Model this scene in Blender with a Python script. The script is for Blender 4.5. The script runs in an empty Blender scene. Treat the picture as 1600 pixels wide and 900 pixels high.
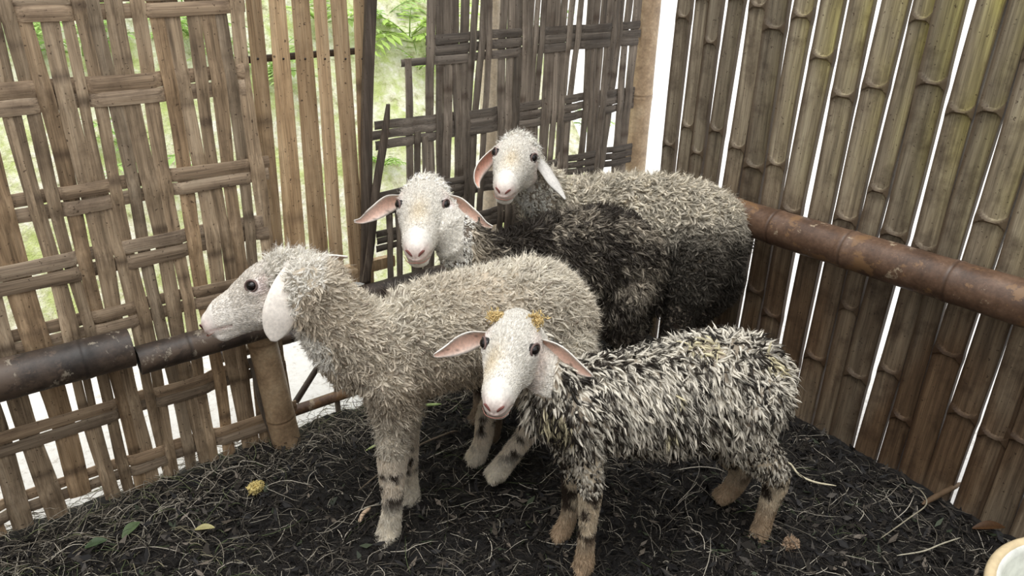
import bpy, math, random
import numpy as np
from mathutils import Vector, Matrix

# ------------------------------------------------------------------ camera, sky, light, exposure
S = bpy.context.scene
FPX = 1200.0
CH = 1.4
def nrm(v):
    v = np.asarray(v, float)
    return v / np.linalg.norm(v)
_up = -nrm([-60 / 1200, -2500 / 1200, 1.0])
_xd = np.array([1800 / 1200, 576 / 1200, 1.0]); _xd = nrm(_xd - _up * _xd.dot(_up))
_yd = -np.cross(_up, _xd)
RM = np.array([_xd, _yd, _up])            # camera axes (right, up, forward) -> world
def ray(px, py):
    return RM @ nrm([(px - 800) / FPX, (450 - py) / FPX, 1.0])
_r = ray(965, 493); _t = -CH / _r[2]
CAM = np.array([-_r[0] * _t, -_r[1] * _t, CH])
def floor_at(px, py, z=0.0):
    r = ray(px, py); return CAM + r * ((z - CAM[2]) / r[2])
def wall_l(px, py, off=0.0):               # plane y = off (the left wall)
    r = ray(px, py); return CAM + r * ((off - CAM[1]) / r[1])
def wall_r(px, py, off=0.0):               # plane x = off (the right wall)
    r = ray(px, py); return CAM + r * ((off - CAM[0]) / r[0])
def at_depth(px, py, Z):
    return CAM + RM @ np.array([(px - 800) / FPX * Z, (450 - py) / FPX * Z, Z])
def proj(p):
    c = RM.T @ (np.asarray(p, float) - CAM)
    return 800 + FPX * c[0] / c[2], 450 - FPX * c[1] / c[2], c[2]

cd = bpy.data.cameras.new('camera'); cam = bpy.data.objects.new('camera', cd)
S.collection.objects.link(cam); S.camera = cam
cd.sensor_fit = 'HORIZONTAL'; cd.sensor_width = 36.0; cd.lens = 36.0 * FPX / 1600.0
cd.clip_start = 0.02
mw = Matrix.Identity(4)
for i in range(3):
    mw[i][0] = RM[i][0]; mw[i][1] = RM[i][1]; mw[i][2] = -RM[i][2]; mw[i][3] = CAM[i]
cam.matrix_world = mw

w = bpy.data.worlds.new('overcast_sky'); S.world = w; w.use_nodes = True
wn = w.node_tree.nodes; wl_ = w.node_tree.links
bg = wn['Background']; bg.inputs['Strength'].default_value = 1.22
tc = wn.new('ShaderNodeTexCoord'); sx = wn.new('ShaderNodeSeparateXYZ'); rp = wn.new('ShaderNodeValToRGB')
wl_.new(tc.outputs['Generated'], sx.inputs[0]); wl_.new(sx.outputs['Z'], rp.inputs[0]); wl_.new(rp.outputs[0], bg.inputs['Color'])
rp.color_ramp.elements[0].position = 0.0; rp.color_ramp.elements[0].color = (.70, .72, .74, 1)
rp.color_ramp.elements[1].position = 0.6; rp.color_ramp.elements[1].color = (.96, .98, 1.0, 1)
sd = bpy.data.lights.new('soft_sun', 'SUN'); sd.energy = 2.25; sd.angle = math.radians(50); sd.color = (1, .98, .95)
so = bpy.data.objects.new('soft_sun', sd); S.collection.objects.link(so)
so.rotation_euler = Vector((0.22, 0.16, -1.0)).to_track_quat('-Z', 'Y').to_euler()

S.view_settings.view_transform = 'Standard'; S.view_settings.look = 'None'
S.view_settings.exposure = 0.12; S.view_settings.gamma = 1.0; S.view_settings.use_curve_mapping = False
try:
    S.cycles.use_denoising = True; S.cycles.denoiser = 'OPENIMAGEDENOISE'
    S.cycles.max_bounces = 8; S.cycles.diffuse_bounces = 4; S.cycles.transparent_max_bounces = 8
except Exception:
    pass

random.seed(7); rng = np.random.default_rng(7)
U = random.uniform

# ------------------------------------------------------------------ helpers
def tag(o, label=None, cat=None, group=None, kind=None):
    if label: o['label'] = label
    if cat: o['category'] = cat
    if group: o['group'] = group
    if kind: o['kind'] = kind
    return o
def empty(name, loc, label=None, cat=None, group=None, kind=None):
    o = bpy.data.objects.new(name, None); S.collection.objects.link(o)
    o.location = loc; o.empty_display_size = .05
    return tag(o, label, cat, group, kind)
def link(name, me, parent=None, origin=None, mat=None):
    """mesh given in world coordinates; origin moves the object's pivot"""
    if mat is not None: me.materials.append(mat)
    if parent is not None: origin = parent.location if parent.parent is None else Vector(parent['_o'])
    o = bpy.data.objects.new(name, me); S.collection.objects.link(o)
    if origin is not None:
        v = Vector(origin); me.transform(Matrix.Translation(-v))
        if parent is None: o.location = v
    if parent is not None:
        o.parent = parent
        if parent.parent is not None: o.location = (0, 0, 0)
    o['_o'] = tuple(Vector(origin)) if origin is not None else (0., 0., 0.)
    return o
def arr_mesh(name, V, Q=None, T=None, col=None, smooth=True):
    """mesh from arrays: V (n,3), Q (m,4) quads, T (k,3) tris, col (n,3) point colours"""
    me = bpy.data.meshes.new(name)
    V = np.asarray(V, np.float32); nq = 0 if Q is None else len(Q); nt = 0 if T is None else len(T)
    me.vertices.add(len(V)); me.vertices.foreach_set('co', V.ravel())
    loops = []; starts = []
    if nq: loops.append(np.asarray(Q, np.int32).ravel()); starts.append(np.arange(nq) * 4)
    if nt: loops.append(np.asarray(T, np.int32).ravel()); starts.append(nq * 4 + np.arange(nt) * 3)
    L = np.concatenate(loops)
    me.loops.add(len(L)); me.loops.foreach_set('vertex_index', L)
    me.polygons.add(nq + nt); me.polygons.foreach_set('loop_start', np.concatenate(starts).astype(np.int32))
    if smooth: me.polygons.foreach_set('use_smooth', np.ones(nq + nt, bool))
    if col is not None:
        a = me.color_attributes.new('Col', 'FLOAT_COLOR', 'POINT')
        c = np.ones((len(V), 4), np.float32); c[:, :3] = col
        a.data.foreach_set('color', c.ravel())
    me.update(calc_edges=True); me.validate()
    return me
def tubes(P, R, K=4, col=None):
    """P (N,S,3) centre lines, R (N,S) radii -> V, Q, C ; open ended tapered tubes"""
    N, Sg, _ = P.shape
    T = np.gradient(P, axis=1); T /= np.linalg.norm(T, axis=2, keepdims=True) + 1e-9
    ref = rng.normal(size=(N, 1, 3)); A = np.cross(T, np.broadcast_to(ref, T.shape)); A /= np.linalg.norm(A, axis=2, keepdims=True) + 1e-9
    B = np.cross(T, A)
    an = np.arange(K) * 2 * np.pi / K
    V = P[:, :, None, :] + R[:, :, None, None] * (A[:, :, None, :] * np.cos(an)[None, None, :, None] + B[:, :, None, :] * np.sin(an)[None, None, :, None])
    idx = np.arange(N * Sg * K).reshape(N, Sg, K)
    a = idx[:, :-1, :]; b = np.roll(a, -1, axis=2); d = idx[:, 1:, :]; c = np.roll(d, -1, axis=2)
    Q = np.stack([a, b, c, d], axis=-1).reshape(-1, 4)
    C = None if col is None else np.repeat(col[:, :, None, :], K, axis=2).reshape(-1, 3)
    return V.reshape(-1, 3), Q, C
def ribbons(P, Wd, col=None):
    N, Sg, _ = P.shape
    T = np.gradient(P, axis=1); ref = rng.normal(size=(N, 1, 3))
    A = np.cross(T, np.broadcast_to(ref, T.shape)); A /= np.linalg.norm(A, axis=2, keepdims=True) + 1e-9
    V = np.stack([P - A * Wd[..., None], P + A * Wd[..., None]], axis=2)
    idx = np.arange(N * Sg * 2).reshape(N, Sg, 2)
    Q = np.stack([idx[:, :-1, 0], idx[:, :-1, 1], idx[:, 1:, 1], idx[:, 1:, 0]], axis=-1).reshape(-1, 4)
    C = None if col is None else np.repeat(col[:, :, None, :], 2, axis=2).reshape(-1, 3)
    return V.reshape(-1, 3), Q, C
def joinarr(parts):
    Vs, Qs, Cs, n = [], [], [], 0
    for V, Q, C in parts:
        Vs.append(V); Qs.append(Q + n); Cs.append(C); n += len(V)
    return np.concatenate(Vs), np.concatenate(Qs), np.concatenate(Cs)
_ND = rng.normal(size=(3, 8, 3)); _NP = rng.uniform(0, 6.28, size=(3, 8))
def noise(P, freq, k=0):
    """smooth pseudo noise in about -1..1"""
    r = 0
    for i in range(8):
        d = _ND[k % 3, i]; r = r + np.sin((P @ d) * freq + _NP[k % 3, i] + 1.7 * np.sin((P @ _ND[(k + 1) % 3, i]) * freq * .6 + i))
    return r / 4.0
def crom(pts, n):
    """Catmull-Rom through rows of pts (any width), n steps per span"""
    p = np.asarray(pts, float); p = np.vstack([2 * p[0] - p[1], p, 2 * p[-1] - p[-2]]); out = []
    for i in range(1, len(p) - 2):
        for t in np.arange(n) / n:
            a, b, c, d = p[i - 1], p[i], p[i + 1], p[i + 2]
            out.append(.5 * (2 * b + (c - a) * t + (2 * a - 5 * b + 4 * c - d) * t * t + (3 * b - a - 3 * c + d) * t ** 3))
    out.append(p[-2]); return np.array(out)

# ------------------------------------------------------------------ materials
def new_mat(name):
    m = bpy.data.materials.new(name); m.use_nodes = True
    return m, m.node_tree.nodes, m.node_tree.links, m.node_tree.nodes['Principled BSDF']
def mapped(n, l, scale, src='Object', loc=None):
    t = n.new('ShaderNodeTexCoord'); mp = n.new('ShaderNodeMapping'); mp.inputs['Scale'].default_value = scale
    l.new(t.outputs[src], mp.inputs['Vector'])
    if loc is not None: l.new(loc, mp.inputs['Location'])
    return mp.outputs[0]
def noise_n(n, l, vec, sc, det=4, rough=.6):
    t = n.new('ShaderNodeTexNoise'); t.inputs['Scale'].default_value = sc; t.inputs['Detail'].default_value = det
    t.inputs['Roughness'].default_value = rough; l.new(vec, t.inputs['Vector']); return t.outputs['Fac']
def ramp_n(n, l, fac, stops):
    r = n.new('ShaderNodeValToRGB'); e = r.color_ramp.elements
    while len(e) < len(stops): e.new(.5)
    for el, (p, c) in zip(e, stops): el.position = p; el.color = (*c, 1) if len(c) == 3 else c
    l.new(fac, r.inputs[0]); return r.outputs[0]
def mix_n(n, l, fac, a, b, mode='MIX'):
    m = n.new('ShaderNodeMix'); m.data_type = 'RGBA'; m.blend_type = mode
    for i, v in ((0, fac), (6, a), (7, b)):
        if hasattr(v, 'is_linked') or isinstance(v, bpy.types.NodeSocket): l.new(v, m.inputs[i])
        else: m.inputs[i].default_value = v if i == 0 else (*v, 1)
    return m.outputs[2]
def bump_n(n, l, bs, h, st=.5, dist=.002):
    b = n.new('ShaderNodeBump'); b.inputs['Strength'].default_value = st; b.inputs['Distance'].default_value = dist
    l.new(h, b.inputs['Height']); l.new(b.outputs[0], bs.inputs['Normal'])
def rand_n(n, l, lo, hi):
    oi = n.new('ShaderNodeObjectInfo'); mr = n.new('ShaderNodeMapRange'); mr.inputs['To Min'].default_value = lo; mr.inputs['To Max'].default_value = hi
    l.new(oi.outputs['Random'], mr.inputs['Value']); return mr.outputs[0]
def m_split(name, axis, c_dark, c_mid, c_light, spot=.5, rough=.62, lo=.7, hi=1.2, stain=(.05, .03, .02), tint=None, grain=1.0):
    """split bamboo: long fibres along axis, blotches, speckles; each piece a little different"""
    m, n, l, bs = new_mat(name)
    oi = n.new('ShaderNodeObjectInfo'); cx = n.new('ShaderNodeCombineXYZ'); mu = n.new('ShaderNodeMath'); mu.operation = 'MULTIPLY'; mu.inputs[1].default_value = 37.0
    l.new(oi.outputs['Random'], mu.inputs[0])
    for i in range(3): l.new(mu.outputs[0], cx.inputs[i])
    sc = [22, 22, 22]; sc[axis] = 1.3
    f = noise_n(n, l, mapped(n, l, sc, loc=cx.outputs[0]), 3.0, 5, .65)
    sc2 = [160, 160, 160]; sc2[axis] = 3.0
    g = noise_n(n, l, mapped(n, l, sc2, loc=cx.outputs[0]), 2.2 * grain, 3, .6)
    blot = noise_n(n, l, mapped(n, l, (1, 1, 1), loc=cx.outputs[0]), 11.0, 5, .65)
    spk = noise_n(n, l, mapped(n, l, (1, 1, 1), loc=cx.outputs[0]), 130.0, 2, .5)
    base = ramp_n(n, l, f, [(.25, c_dark), (.5, c_mid), (.75, c_light)])
    gr = ramp_n(n, l, g, [(.3, (.55, .55, .55)), (.6, (1.08, 1.08, 1.08))])
    c = mix_n(n, l, .75, base, gr, 'MULTIPLY')
    c = mix_n(n, l, ramp_n(n, l, blot, [(.5, (0, 0, 0)), (.72, (spot,) * 3)]), c, stain)
    c = mix_n(n, l, ramp_n(n, l, spk, [(.67, (0, 0, 0)), (.72, (.8,) * 3)]), c, stain)
    if tint is not None:
        r2 = n.new('ShaderNodeMath'); r2.operation = 'FRACT'; r3 = n.new('ShaderNodeMath'); r3.operation = 'MULTIPLY'; r3.inputs[1].default_value = 7.31
        l.new(oi.outputs['Random'], r3.inputs[0]); l.new(r3.outputs[0], r2.inputs[0])
        r4 = n.new('ShaderNodeMath'); r4.operation = 'MULTIPLY'; r4.inputs[1].default_value = .55; l.new(r2.outputs[0], r4.inputs[0])
        c = mix_n(n, l, r4.outputs[0], c, mix_n(n, l, 1.0, c, tint, 'MULTIPLY'))
    vc = n.new('ShaderNodeVertexColor'); vc.layer_name = 'Col'; vs = n.new('ShaderNodeSeparateColor'); l.new(vc.outputs[0], vs.inputs[0])
    c = mix_n(n, l, ramp_n(n, l, vs.outputs[1], [(.1, (0, 0, 0)), (.8, (.6,) * 3)]), c, stain)
    hsv = n.new('ShaderNodeHueSaturation'); l.new(c, hsv.inputs['Color']); l.new(rand_n(n, l, lo, hi), hsv.inputs['Value'])
    l.new(hsv.outputs[0], bs.inputs['Base Color']); bs.inputs['Roughness'].default_value = rough
    bs.inputs['Specular IOR Level'].default_value = .35
    bump_n(n, l, bs, g, .55, .0015)
    return m, n, l, bs, hsv
M = {}
M['strip_v'] = m_split('bamboo_strip_upright', 2, (.10, .072, .048), (.37, .285, .195), (.60, .49, .36), tint=(1.15, .92, .66))[0]
M['strip_h'] = m_split('bamboo_strip_across', 0, (.12, .088, .062), (.37, .29, .21), (.56, .465, .35), tint=(1.1, .92, .72))[0]
M['grey_v'] = m_split('weathered_strip_upright', 2, (.07, .058, .047), (.19, .155, .122), (.36, .30, .24), lo=.7, hi=1.3)[0]
M['grey_h'] = m_split('weathered_strip_across', 0, (.06, .05, .042), (.155, .13, .108), (.28, .235, .19), lo=.75, hi=1.2)[0]
M['lath'] = m_split('pale_bamboo_lath', 2, (.26, .165, .09), (.52, .37, .225), (.70, .545, .36), spot=.35, tint=(1.0, .92, .8))[0]
M['darkboard'] = m_split('dark_board', 2, (.03, .024, .02), (.085, .065, .05), (.17, .135, .105))[0]
M['batten'] = m_split('dark_batten', 0, (.03, .022, .018), (.07, .05, .04), (.12, .09, .07))[0]

# right wall slats: edge band, yellow-green brightening towards the top, node rings (vertex colour: R across, G node, B height)
def m_slat():
    m, n, l, bs, hsv = m_split('inner_face_bamboo_slat', 2, (.10, .078, .055), (.27, .22, .155), (.43, .37, .265), spot=.7, lo=.75, hi=1.15)
    at = n.new('ShaderNodeVertexColor'); at.layer_name = 'Col'; sp = n.new('ShaderNodeSeparateColor'); l.new(at.outputs[0], sp.inputs[0])
    c = hsv.outputs[0]
    ng = noise_n(n, l, mapped(n, l, (1, 1, .5)), 5.0, 3)
    ma = n.new('ShaderNodeMath'); ma.operation = 'MULTIPLY'; l.new(sp.outputs[2], ma.inputs[0]); l.new(ramp_n(n, l, ng, [(.35, (.15,) * 3), (.65, (1,) * 3)]), ma.inputs[1])
    c = mix_n(n, l, ma.outputs[0], c, mix_n(n, l, .75, c, (1.9, 2.05, .45), 'MULTIPLY'))
    c = mix_n(n, l, ramp_n(n, l, sp.outputs[0], [(.72, (0, 0, 0)), (.95, (.75,) * 3)]), c, (.085, .055, .032))
    c = mix_n(n, l, ramp_n(n, l, sp.outputs[1], [(.2, (0, 0, 0)), (.9, (.7,) * 3)]), c, (.10, .07, .042))
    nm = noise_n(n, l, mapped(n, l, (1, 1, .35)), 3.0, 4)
    al = n.new('ShaderNodeAttribute'); al.attribute_name = 'low_brown'
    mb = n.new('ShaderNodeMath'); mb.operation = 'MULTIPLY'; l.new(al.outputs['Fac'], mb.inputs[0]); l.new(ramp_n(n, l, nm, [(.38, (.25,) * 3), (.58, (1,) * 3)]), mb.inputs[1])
    c = mix_n(n, l, mb.outputs[0], c, mix_n(n, l, 1.0, c, (.55, .42, .33), 'MULTIPLY'))  # multiplied darker and browner towards the slat foot, broken up by noise
    l.new(c, bs.inputs['Base Color']); return m
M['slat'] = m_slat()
def m_pole(name, cols, peel=None, rough=.5):
    m, n, l, bs = new_mat(name)
    ax = noise_n(n, l, mapped(n, l, (6, 6, 6)), 1.6, 6, .7)
    c = ramp_n(n, l, ax, [(.3, cols[0]), (.5, cols[1]), (.72, cols[2])])
    fine = noise_n(n, l, mapped(n, l, (1, 1, 1)), 120, 3)
    c = mix_n(n, l, .6, c, ramp_n(n, l, fine, [(.3, (.6,) * 3), (.7, (1.2,) * 3)]), 'MULTIPLY')
    if peel:
        pn = noise_n(n, l, mapped(n, l, (1, 1, 1.4)), 9.0, 6, .72)
        c = mix_n(n, l, ramp_n(n, l, pn, [(.55, (0, 0, 0)), (.59, (.85,) * 3)]), c, peel[0])
        p2 = noise_n(n, l, mapped(n, l, (1.3, 1, 1)), 17.0, 7, .75)
        c = mix_n(n, l, ramp_n(n, l, p2, [(.60, (0, 0, 0)), (.64, (.8,) * 3)]), c, peel[1])
    at = n.new('ShaderNodeVertexColor'); at.layer_name = 'Col'; sp = n.new('ShaderNodeSeparateColor'); l.new(at.outputs[0], sp.inputs[0])
    c = mix_n(n, l, ramp_n(n, l, sp.outputs[1], [(.3, (0, 0, 0)), (1, (.6,) * 3)]), c, cols[0])
    l.new(c, bs.inputs['Base Color']); bs.inputs['Roughness'].default_value = rough
    bump_n(n, l, bs, fine, .3, .001)
    return m
M['rail_dark'] = m_pole('blackened_bamboo', [(.018, .014, .012), (.05, .036, .028), (.12, .085, .062)], [(.10, .07, .05), (.30, .26, .20)], .5)
M['rail_brown'] = m_pole('brown_bamboo', [(.045, .025, .016), (.12, .068, .042), (.21, .13, .085)], [(.22, .125, .06), (.40, .32, .22)], .42)
M['post_tan'] = m_pole('tan_bamboo', [(.20, .13, .075), (.44, .31, .19), (.60, .47, .31)], None, .5)
M['post_pale'] = m_pole('pale_timber', [(.5, .4, .28), (.65, .55, .42), (.8, .72, .6)], None, .6)

def m_vcol(name, rough=.85, sheen=0., trans=0., bump=None, jitter=.15):
    m, n, l, bs = new_mat(name)
    at = n.new('ShaderNodeVertexColor'); at.layer_name = 'Col'
    nz = noise_n(n, l, mapped(n, l, (1, 1, 1)), 160, 3)
    c = mix_n(n, l, 1.0, at.outputs[0], ramp_n(n, l, nz, [(.3, (1 - jitter,) * 3), (.7, (1 + jitter,) * 3)]), 'MULTIPLY')
    l.new(c, bs.inputs['Base Color']); bs.inputs['Roughness'].default_value = rough
    bs.inputs['Specular IOR Level'].default_value = .25
    if bump: bump_n(n, l, bs, nz, bump, .001)
    if trans:
        out = n['Material Output']; tr = n.new('ShaderNodeBsdfTranslucent'); mx = n.new('ShaderNodeMixShader'); mx.inputs[0].default_value = trans
        l.new(c, tr.inputs[0]); l.new(bs.outputs[0], mx.inputs[1]); l.new(tr.outputs[0], mx.inputs[2]); l.new(mx.outputs[0], out.inputs[0])
    return m
M['skin'] = m_vcol('short_coat_and_skin', .7, bump=.3)
M['wool'] = m_vcol('wool', .85, trans=.25)
M['mudwool'] = m_vcol('mud_caked_wool', .55, trans=.12)
M['hair'] = m_vcol('short_hair', .7, trans=.2)
M['strawmat'] = m_vcol('bedding_stems', .6)
M['leafmat'] = m_vcol('leaf', .5, trans=.3)
m, n, l, bs = new_mat('dark_eye'); bs.inputs['Base Color'].default_value = (.008, .006, .006, 1); bs.inputs['Roughness'].default_value = .08; bs.inputs['Coat Weight'].default_value = .2; bs.inputs['Specular IOR Level'].default_value = .3; M['eye'] = m
m, n, l, bs = new_mat('trampled_soil')
a = noise_n(n, l, mapped(n, l, (1, 1, 1)), 38, 8, .75); b = noise_n(n, l, mapped(n, l, (1, 1, 1)), 5, 4)
c = ramp_n(n, l, a, [(.35, (.004, .004, .004)), (.55, (.013, .011, .010)), (.75, (.045, .04, .035))])
c = mix_n(n, l, ramp_n(n, l, b, [(.4, (0, 0, 0)), (.7, (.5,) * 3)]), c, (.020, .015, .011))
l.new(c, bs.inputs['Base Color']); bs.inputs['Roughness'].default_value = .6; bump_n(n, l, bs, a, 1.0, .012); M['low_brown'] = m
m, n, l, bs = new_mat('pale_yard_ground')
a = noise_n(n, l, mapped(n, l, (1, 1, 1)), 45, 8, .75)
c = ramp_n(n, l, a, [(.3, (.45, .40, .34)), (.45, (.82, .80, .77)), (.7, (.93, .92, .90))])
l.new(c, bs.inputs['Base Color']); bs.inputs['Roughness'].default_value = .9; bump_n(n, l, bs, a, .6, .01); M['yard'] = m
m, n, l, bs = new_mat('mossy_bank')
a = noise_n(n, l, mapped(n, l, (1, 1, 1)), 6, 8, .75); b = noise_n(n, l, mapped(n, l, (1, 1, 1)), 22, 6, .7)
c = ramp_n(n, l, b, [(.3, (.28, .27, .12)), (.47, (.72, .70, .50)), (.62, (.9, .88, .78))])
c = mix_n(n, l, ramp_n(n, l, a, [(.45, (0, 0, 0)), (.60, (.9,) * 3)]), c, mix_n(n, l, b, (.25, .36, .06), (.80, .86, .36)))
l.new(c, bs.inputs['Base Color']); bs.inputs['Roughness'].default_value = .9; bump_n(n, l, bs, b, .8, .03); M['bank'] = m
def flat(name, col, rough=.6):
    m, n, l, bs = new_mat(name)
    a = noise_n(n, l, mapped(n, l, (1, 1, 1)), 40, 4)
    l.new(mix_n(n, l, 1.0, col, ramp_n(n, l, a, [(.3, (.8,) * 3), (.7, (1.1,) * 3)]), 'MULTIPLY'), bs.inputs['Base Color'])
    bs.inputs['Roughness'].default_value = rough; return m

# ------------------------------------------------------------------ strips, slats, poles
def slat(name, P, W, Nn, widths, thick, bulge, mat, parent, nodes=(), ridge=.0, K=5, cols=None, low_brown=None, cell=0.0):
    """one long split-bamboo piece: centre points P, across vector W, facing vector Nn; nodes = arc positions of the joint rings"""
    P = np.asarray(P, float); n = len(P); W = np.asarray(W, float); Nn = np.asarray(Nn, float)
    s = np.concatenate([[0], np.cumsum(np.linalg.norm(np.diff(P, axis=0), axis=1))])
    a = np.linspace(-.5, .5, K); V = []; C = []; So = []
    for side in (0, 1):
        for i in range(n):
            nd = max([math.exp(-((s[i] - q) / .007) ** 2) for q in nodes] + [0.0])
            for j in range(K):
                if cell:
                    v = abs(2 * a[j]); nd = max([min(1, max(0, (.005 + cell * v ** 2.5 - abs(s[i] - q - .004 * v)) / .004)) for q in nodes] + [0.0])
                    d = (bulge * (1 - v ** 3.5) if not side else bulge - thick) 
                    if not side: d = d * (1 - .8 * nd) + nd * ridge * (1 - v * v)
                else:
                    d = bulge * (1 - (2 * a[j]) ** 2) - (thick if side else 0)
                    if not side and nd > .01: d += ridge * nd * (1 - .25 * (2 * a[j]) ** 2)
                V.append(P[i] + W * (a[j] * widths[i]) + Nn * d)
                C.append((abs(2 * a[j]), nd, cols[i] * min(1, max(.1, 1.3 * a[j] + .55)) if cols is not None else 0)); So.append(low_brown[i] if low_brown is not None else 0)
    Q = []
    o = n * K
    for i in range(n - 1):
        for j in range(K - 1):
            p = i * K + j
            Q.append((p, p + 1, p + K + 1, p + K)); Q.append((o + p, o + p + K, o + p + K + 1, o + p + 1))
        for j in (0, K - 1):
            p = i * K + j; Q.append((p, p + K, o + p + K, o + p) if j == 0 else (p, o + p, o + p + K, p + K))
    for i in (0, n - 1):
        for j in range(K - 1):
            p = i * K + j; Q.append((p, o + p, o + p + 1, p + 1) if i == 0 else (p, p + 1, o + p + 1, o + p))
    me = arr_mesh(name, V, Q, col=C)
    if low_brown is not None:
        at = me.attributes.new('low_brown', 'FLOAT', 'POINT'); at.data.foreach_set('value', np.asarray(So, np.float32))
    try: me.set_sharp_from_angle(angle=math.radians(40))
    except Exception: pass
    return link(name, me, parent, None, mat)
def pole(name, A, B, r0, r1, mat, parent=None, nodes=(), bend=.0, label=None, cat=None, K=20, hollow=True, group=None):
    """round bamboo pole from A to B with swollen joints"""
    A = np.asarray(A, float); B = np.asarray(B, float); L = np.linalg.norm(B - A); T = (B - A) / L
    ref = np.array([0, 0, 1.]) if abs(T[2]) < .8 else np.array([1., 0, 0]); X = nrm(np.cross(T, ref)); Y = np.cross(T, X)
    ts = set(np.linspace(0, L, max(12, int(L / .05))))
    for q in nodes: ts |= {q + d for d in (-.02, -.012, -.007, -.003, 0, .003, .007, .014, .025) if 0 < q + d < L}
    ts = sorted(ts); V = []; C = []
    def ring(t, k, c):
        ce = A + T * t + Y * bend * math.sin(math.pi * t / L) * -1
        for j in range(K):
            an = 2 * math.pi * j / K; V.append(ce + (X * math.cos(an) + Y * math.sin(an)) * k); C.append((0, c, 0))
    for t in ts:
        r = r0 + (r1 - r0) * t / L; nd = 0
        for q in nodes:
            nd = max(nd, math.exp(-((t - q) / .006) ** 2)); r *= 1 + .06 * math.exp(-((t - q) / .012) ** 2) - .05 * math.exp(-((t - q - .0) / .0035) ** 2)
        r *= 1 + .012 * math.sin(t * 23 + r0 * 900)
        ring(t, r, nd)
    m = len(ts)
    Q = [(i * K + j, i * K + (j + 1) % K, (i + 1) * K + (j + 1) % K, (i + 1) * K + j) for i in range(m - 1) for j in range(K)]
    # hollow ends: rim, inner wall, membrane
    base = len(V)
    for e, (t, dt, r) in enumerate(((0, .03, r0), (L, -.03, r1))):
        b = len(V); ring(t, r * .78, 0); ring(t + dt, r * .74, 1); ring(t + dt, r * .02, 1)
        first = 0 if e == 0 else (m - 1) * K
        for (p, q) in ((first, b), (b, b + K), (b + K, b + 2 * K)):
            for j in range(K):
                f = (p + j, q + j, q + (j + 1) % K, p + (j + 1) % K); Q.append(f if e == 0 else f[::-1])
    me = arr_mesh(name, V, Q, col=C)
    try: me.set_sharp_from_angle(angle=math.radians(50))
    except Exception: pass
    o = link(name, me, parent, None if parent is not None else A, mat)
    return tag(o, label, cat, group)

XA = np.array([1., 0, 0]); ZA = np.array([0, 0, 1.]); YA = np.array([0, 1., 0])

# ================================================================== GROUND, BANK
def grid_mesh(name, x0, x1, y0, y1, nx, ny, f, mat, kind='structure'):
    xs = np.linspace(x0, x1, nx); ys = np.linspace(y0, y1, ny); X, Y = np.meshgrid(xs, ys, indexing='ij')
    Z = f(X, Y); V = np.stack([X, Y, Z], -1).reshape(-1, 3); idx = np.arange(nx * ny).reshape(nx, ny)
    Q = np.stack([idx[:-1, :-1], idx[1:, :-1], idx[1:, 1:], idx[:-1, 1:]], -1).reshape(-1, 4)
    o = link(name, arr_mesh(name, V, Q), None, (0, 0, 0), mat); return tag(o, kind=kind)
def bed_h(X, Y):
    P = np.stack([X, Y, X * 0], -1)
    return .006 * noise(P, 14, 0) + .005 * noise(P, 45, 1) + .003 * noise(P, 110, 2) - .004
grid_mesh('floor', -2.75, .0, -2.3, .022, 330, 270, bed_h, M['low_brown'])
yard = grid_mesh('trim_1', -9, 30, -22, 14, 90, 90, lambda X, Y: -.035 + .004 * noise(np.stack([X, Y, X * 0], -1), 9, 1), M['yard'])
yard.name = 'ground'; tag(yard, 'pale gravelly yard ground outside the pen')
def bank_h(X, Y):
    P = np.stack([X, Y, X * 0], -1); t = np.clip((Y - .85) / 3.2, 0, 1)
    return -.05 + 3.4 * t ** .85 + .06 * noise(P, 5, 0) * np.clip(t * 6, 0, 1) + .025 * noise(P, 17, 1) * np.clip(t * 6, 0, 1)
bank = grid_mesh('hillside', -6, .75, .8, 5.0, 180, 90, bank_h, M['bank'])
tag(bank, 'mossy green bank rising behind the pen')

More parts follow.
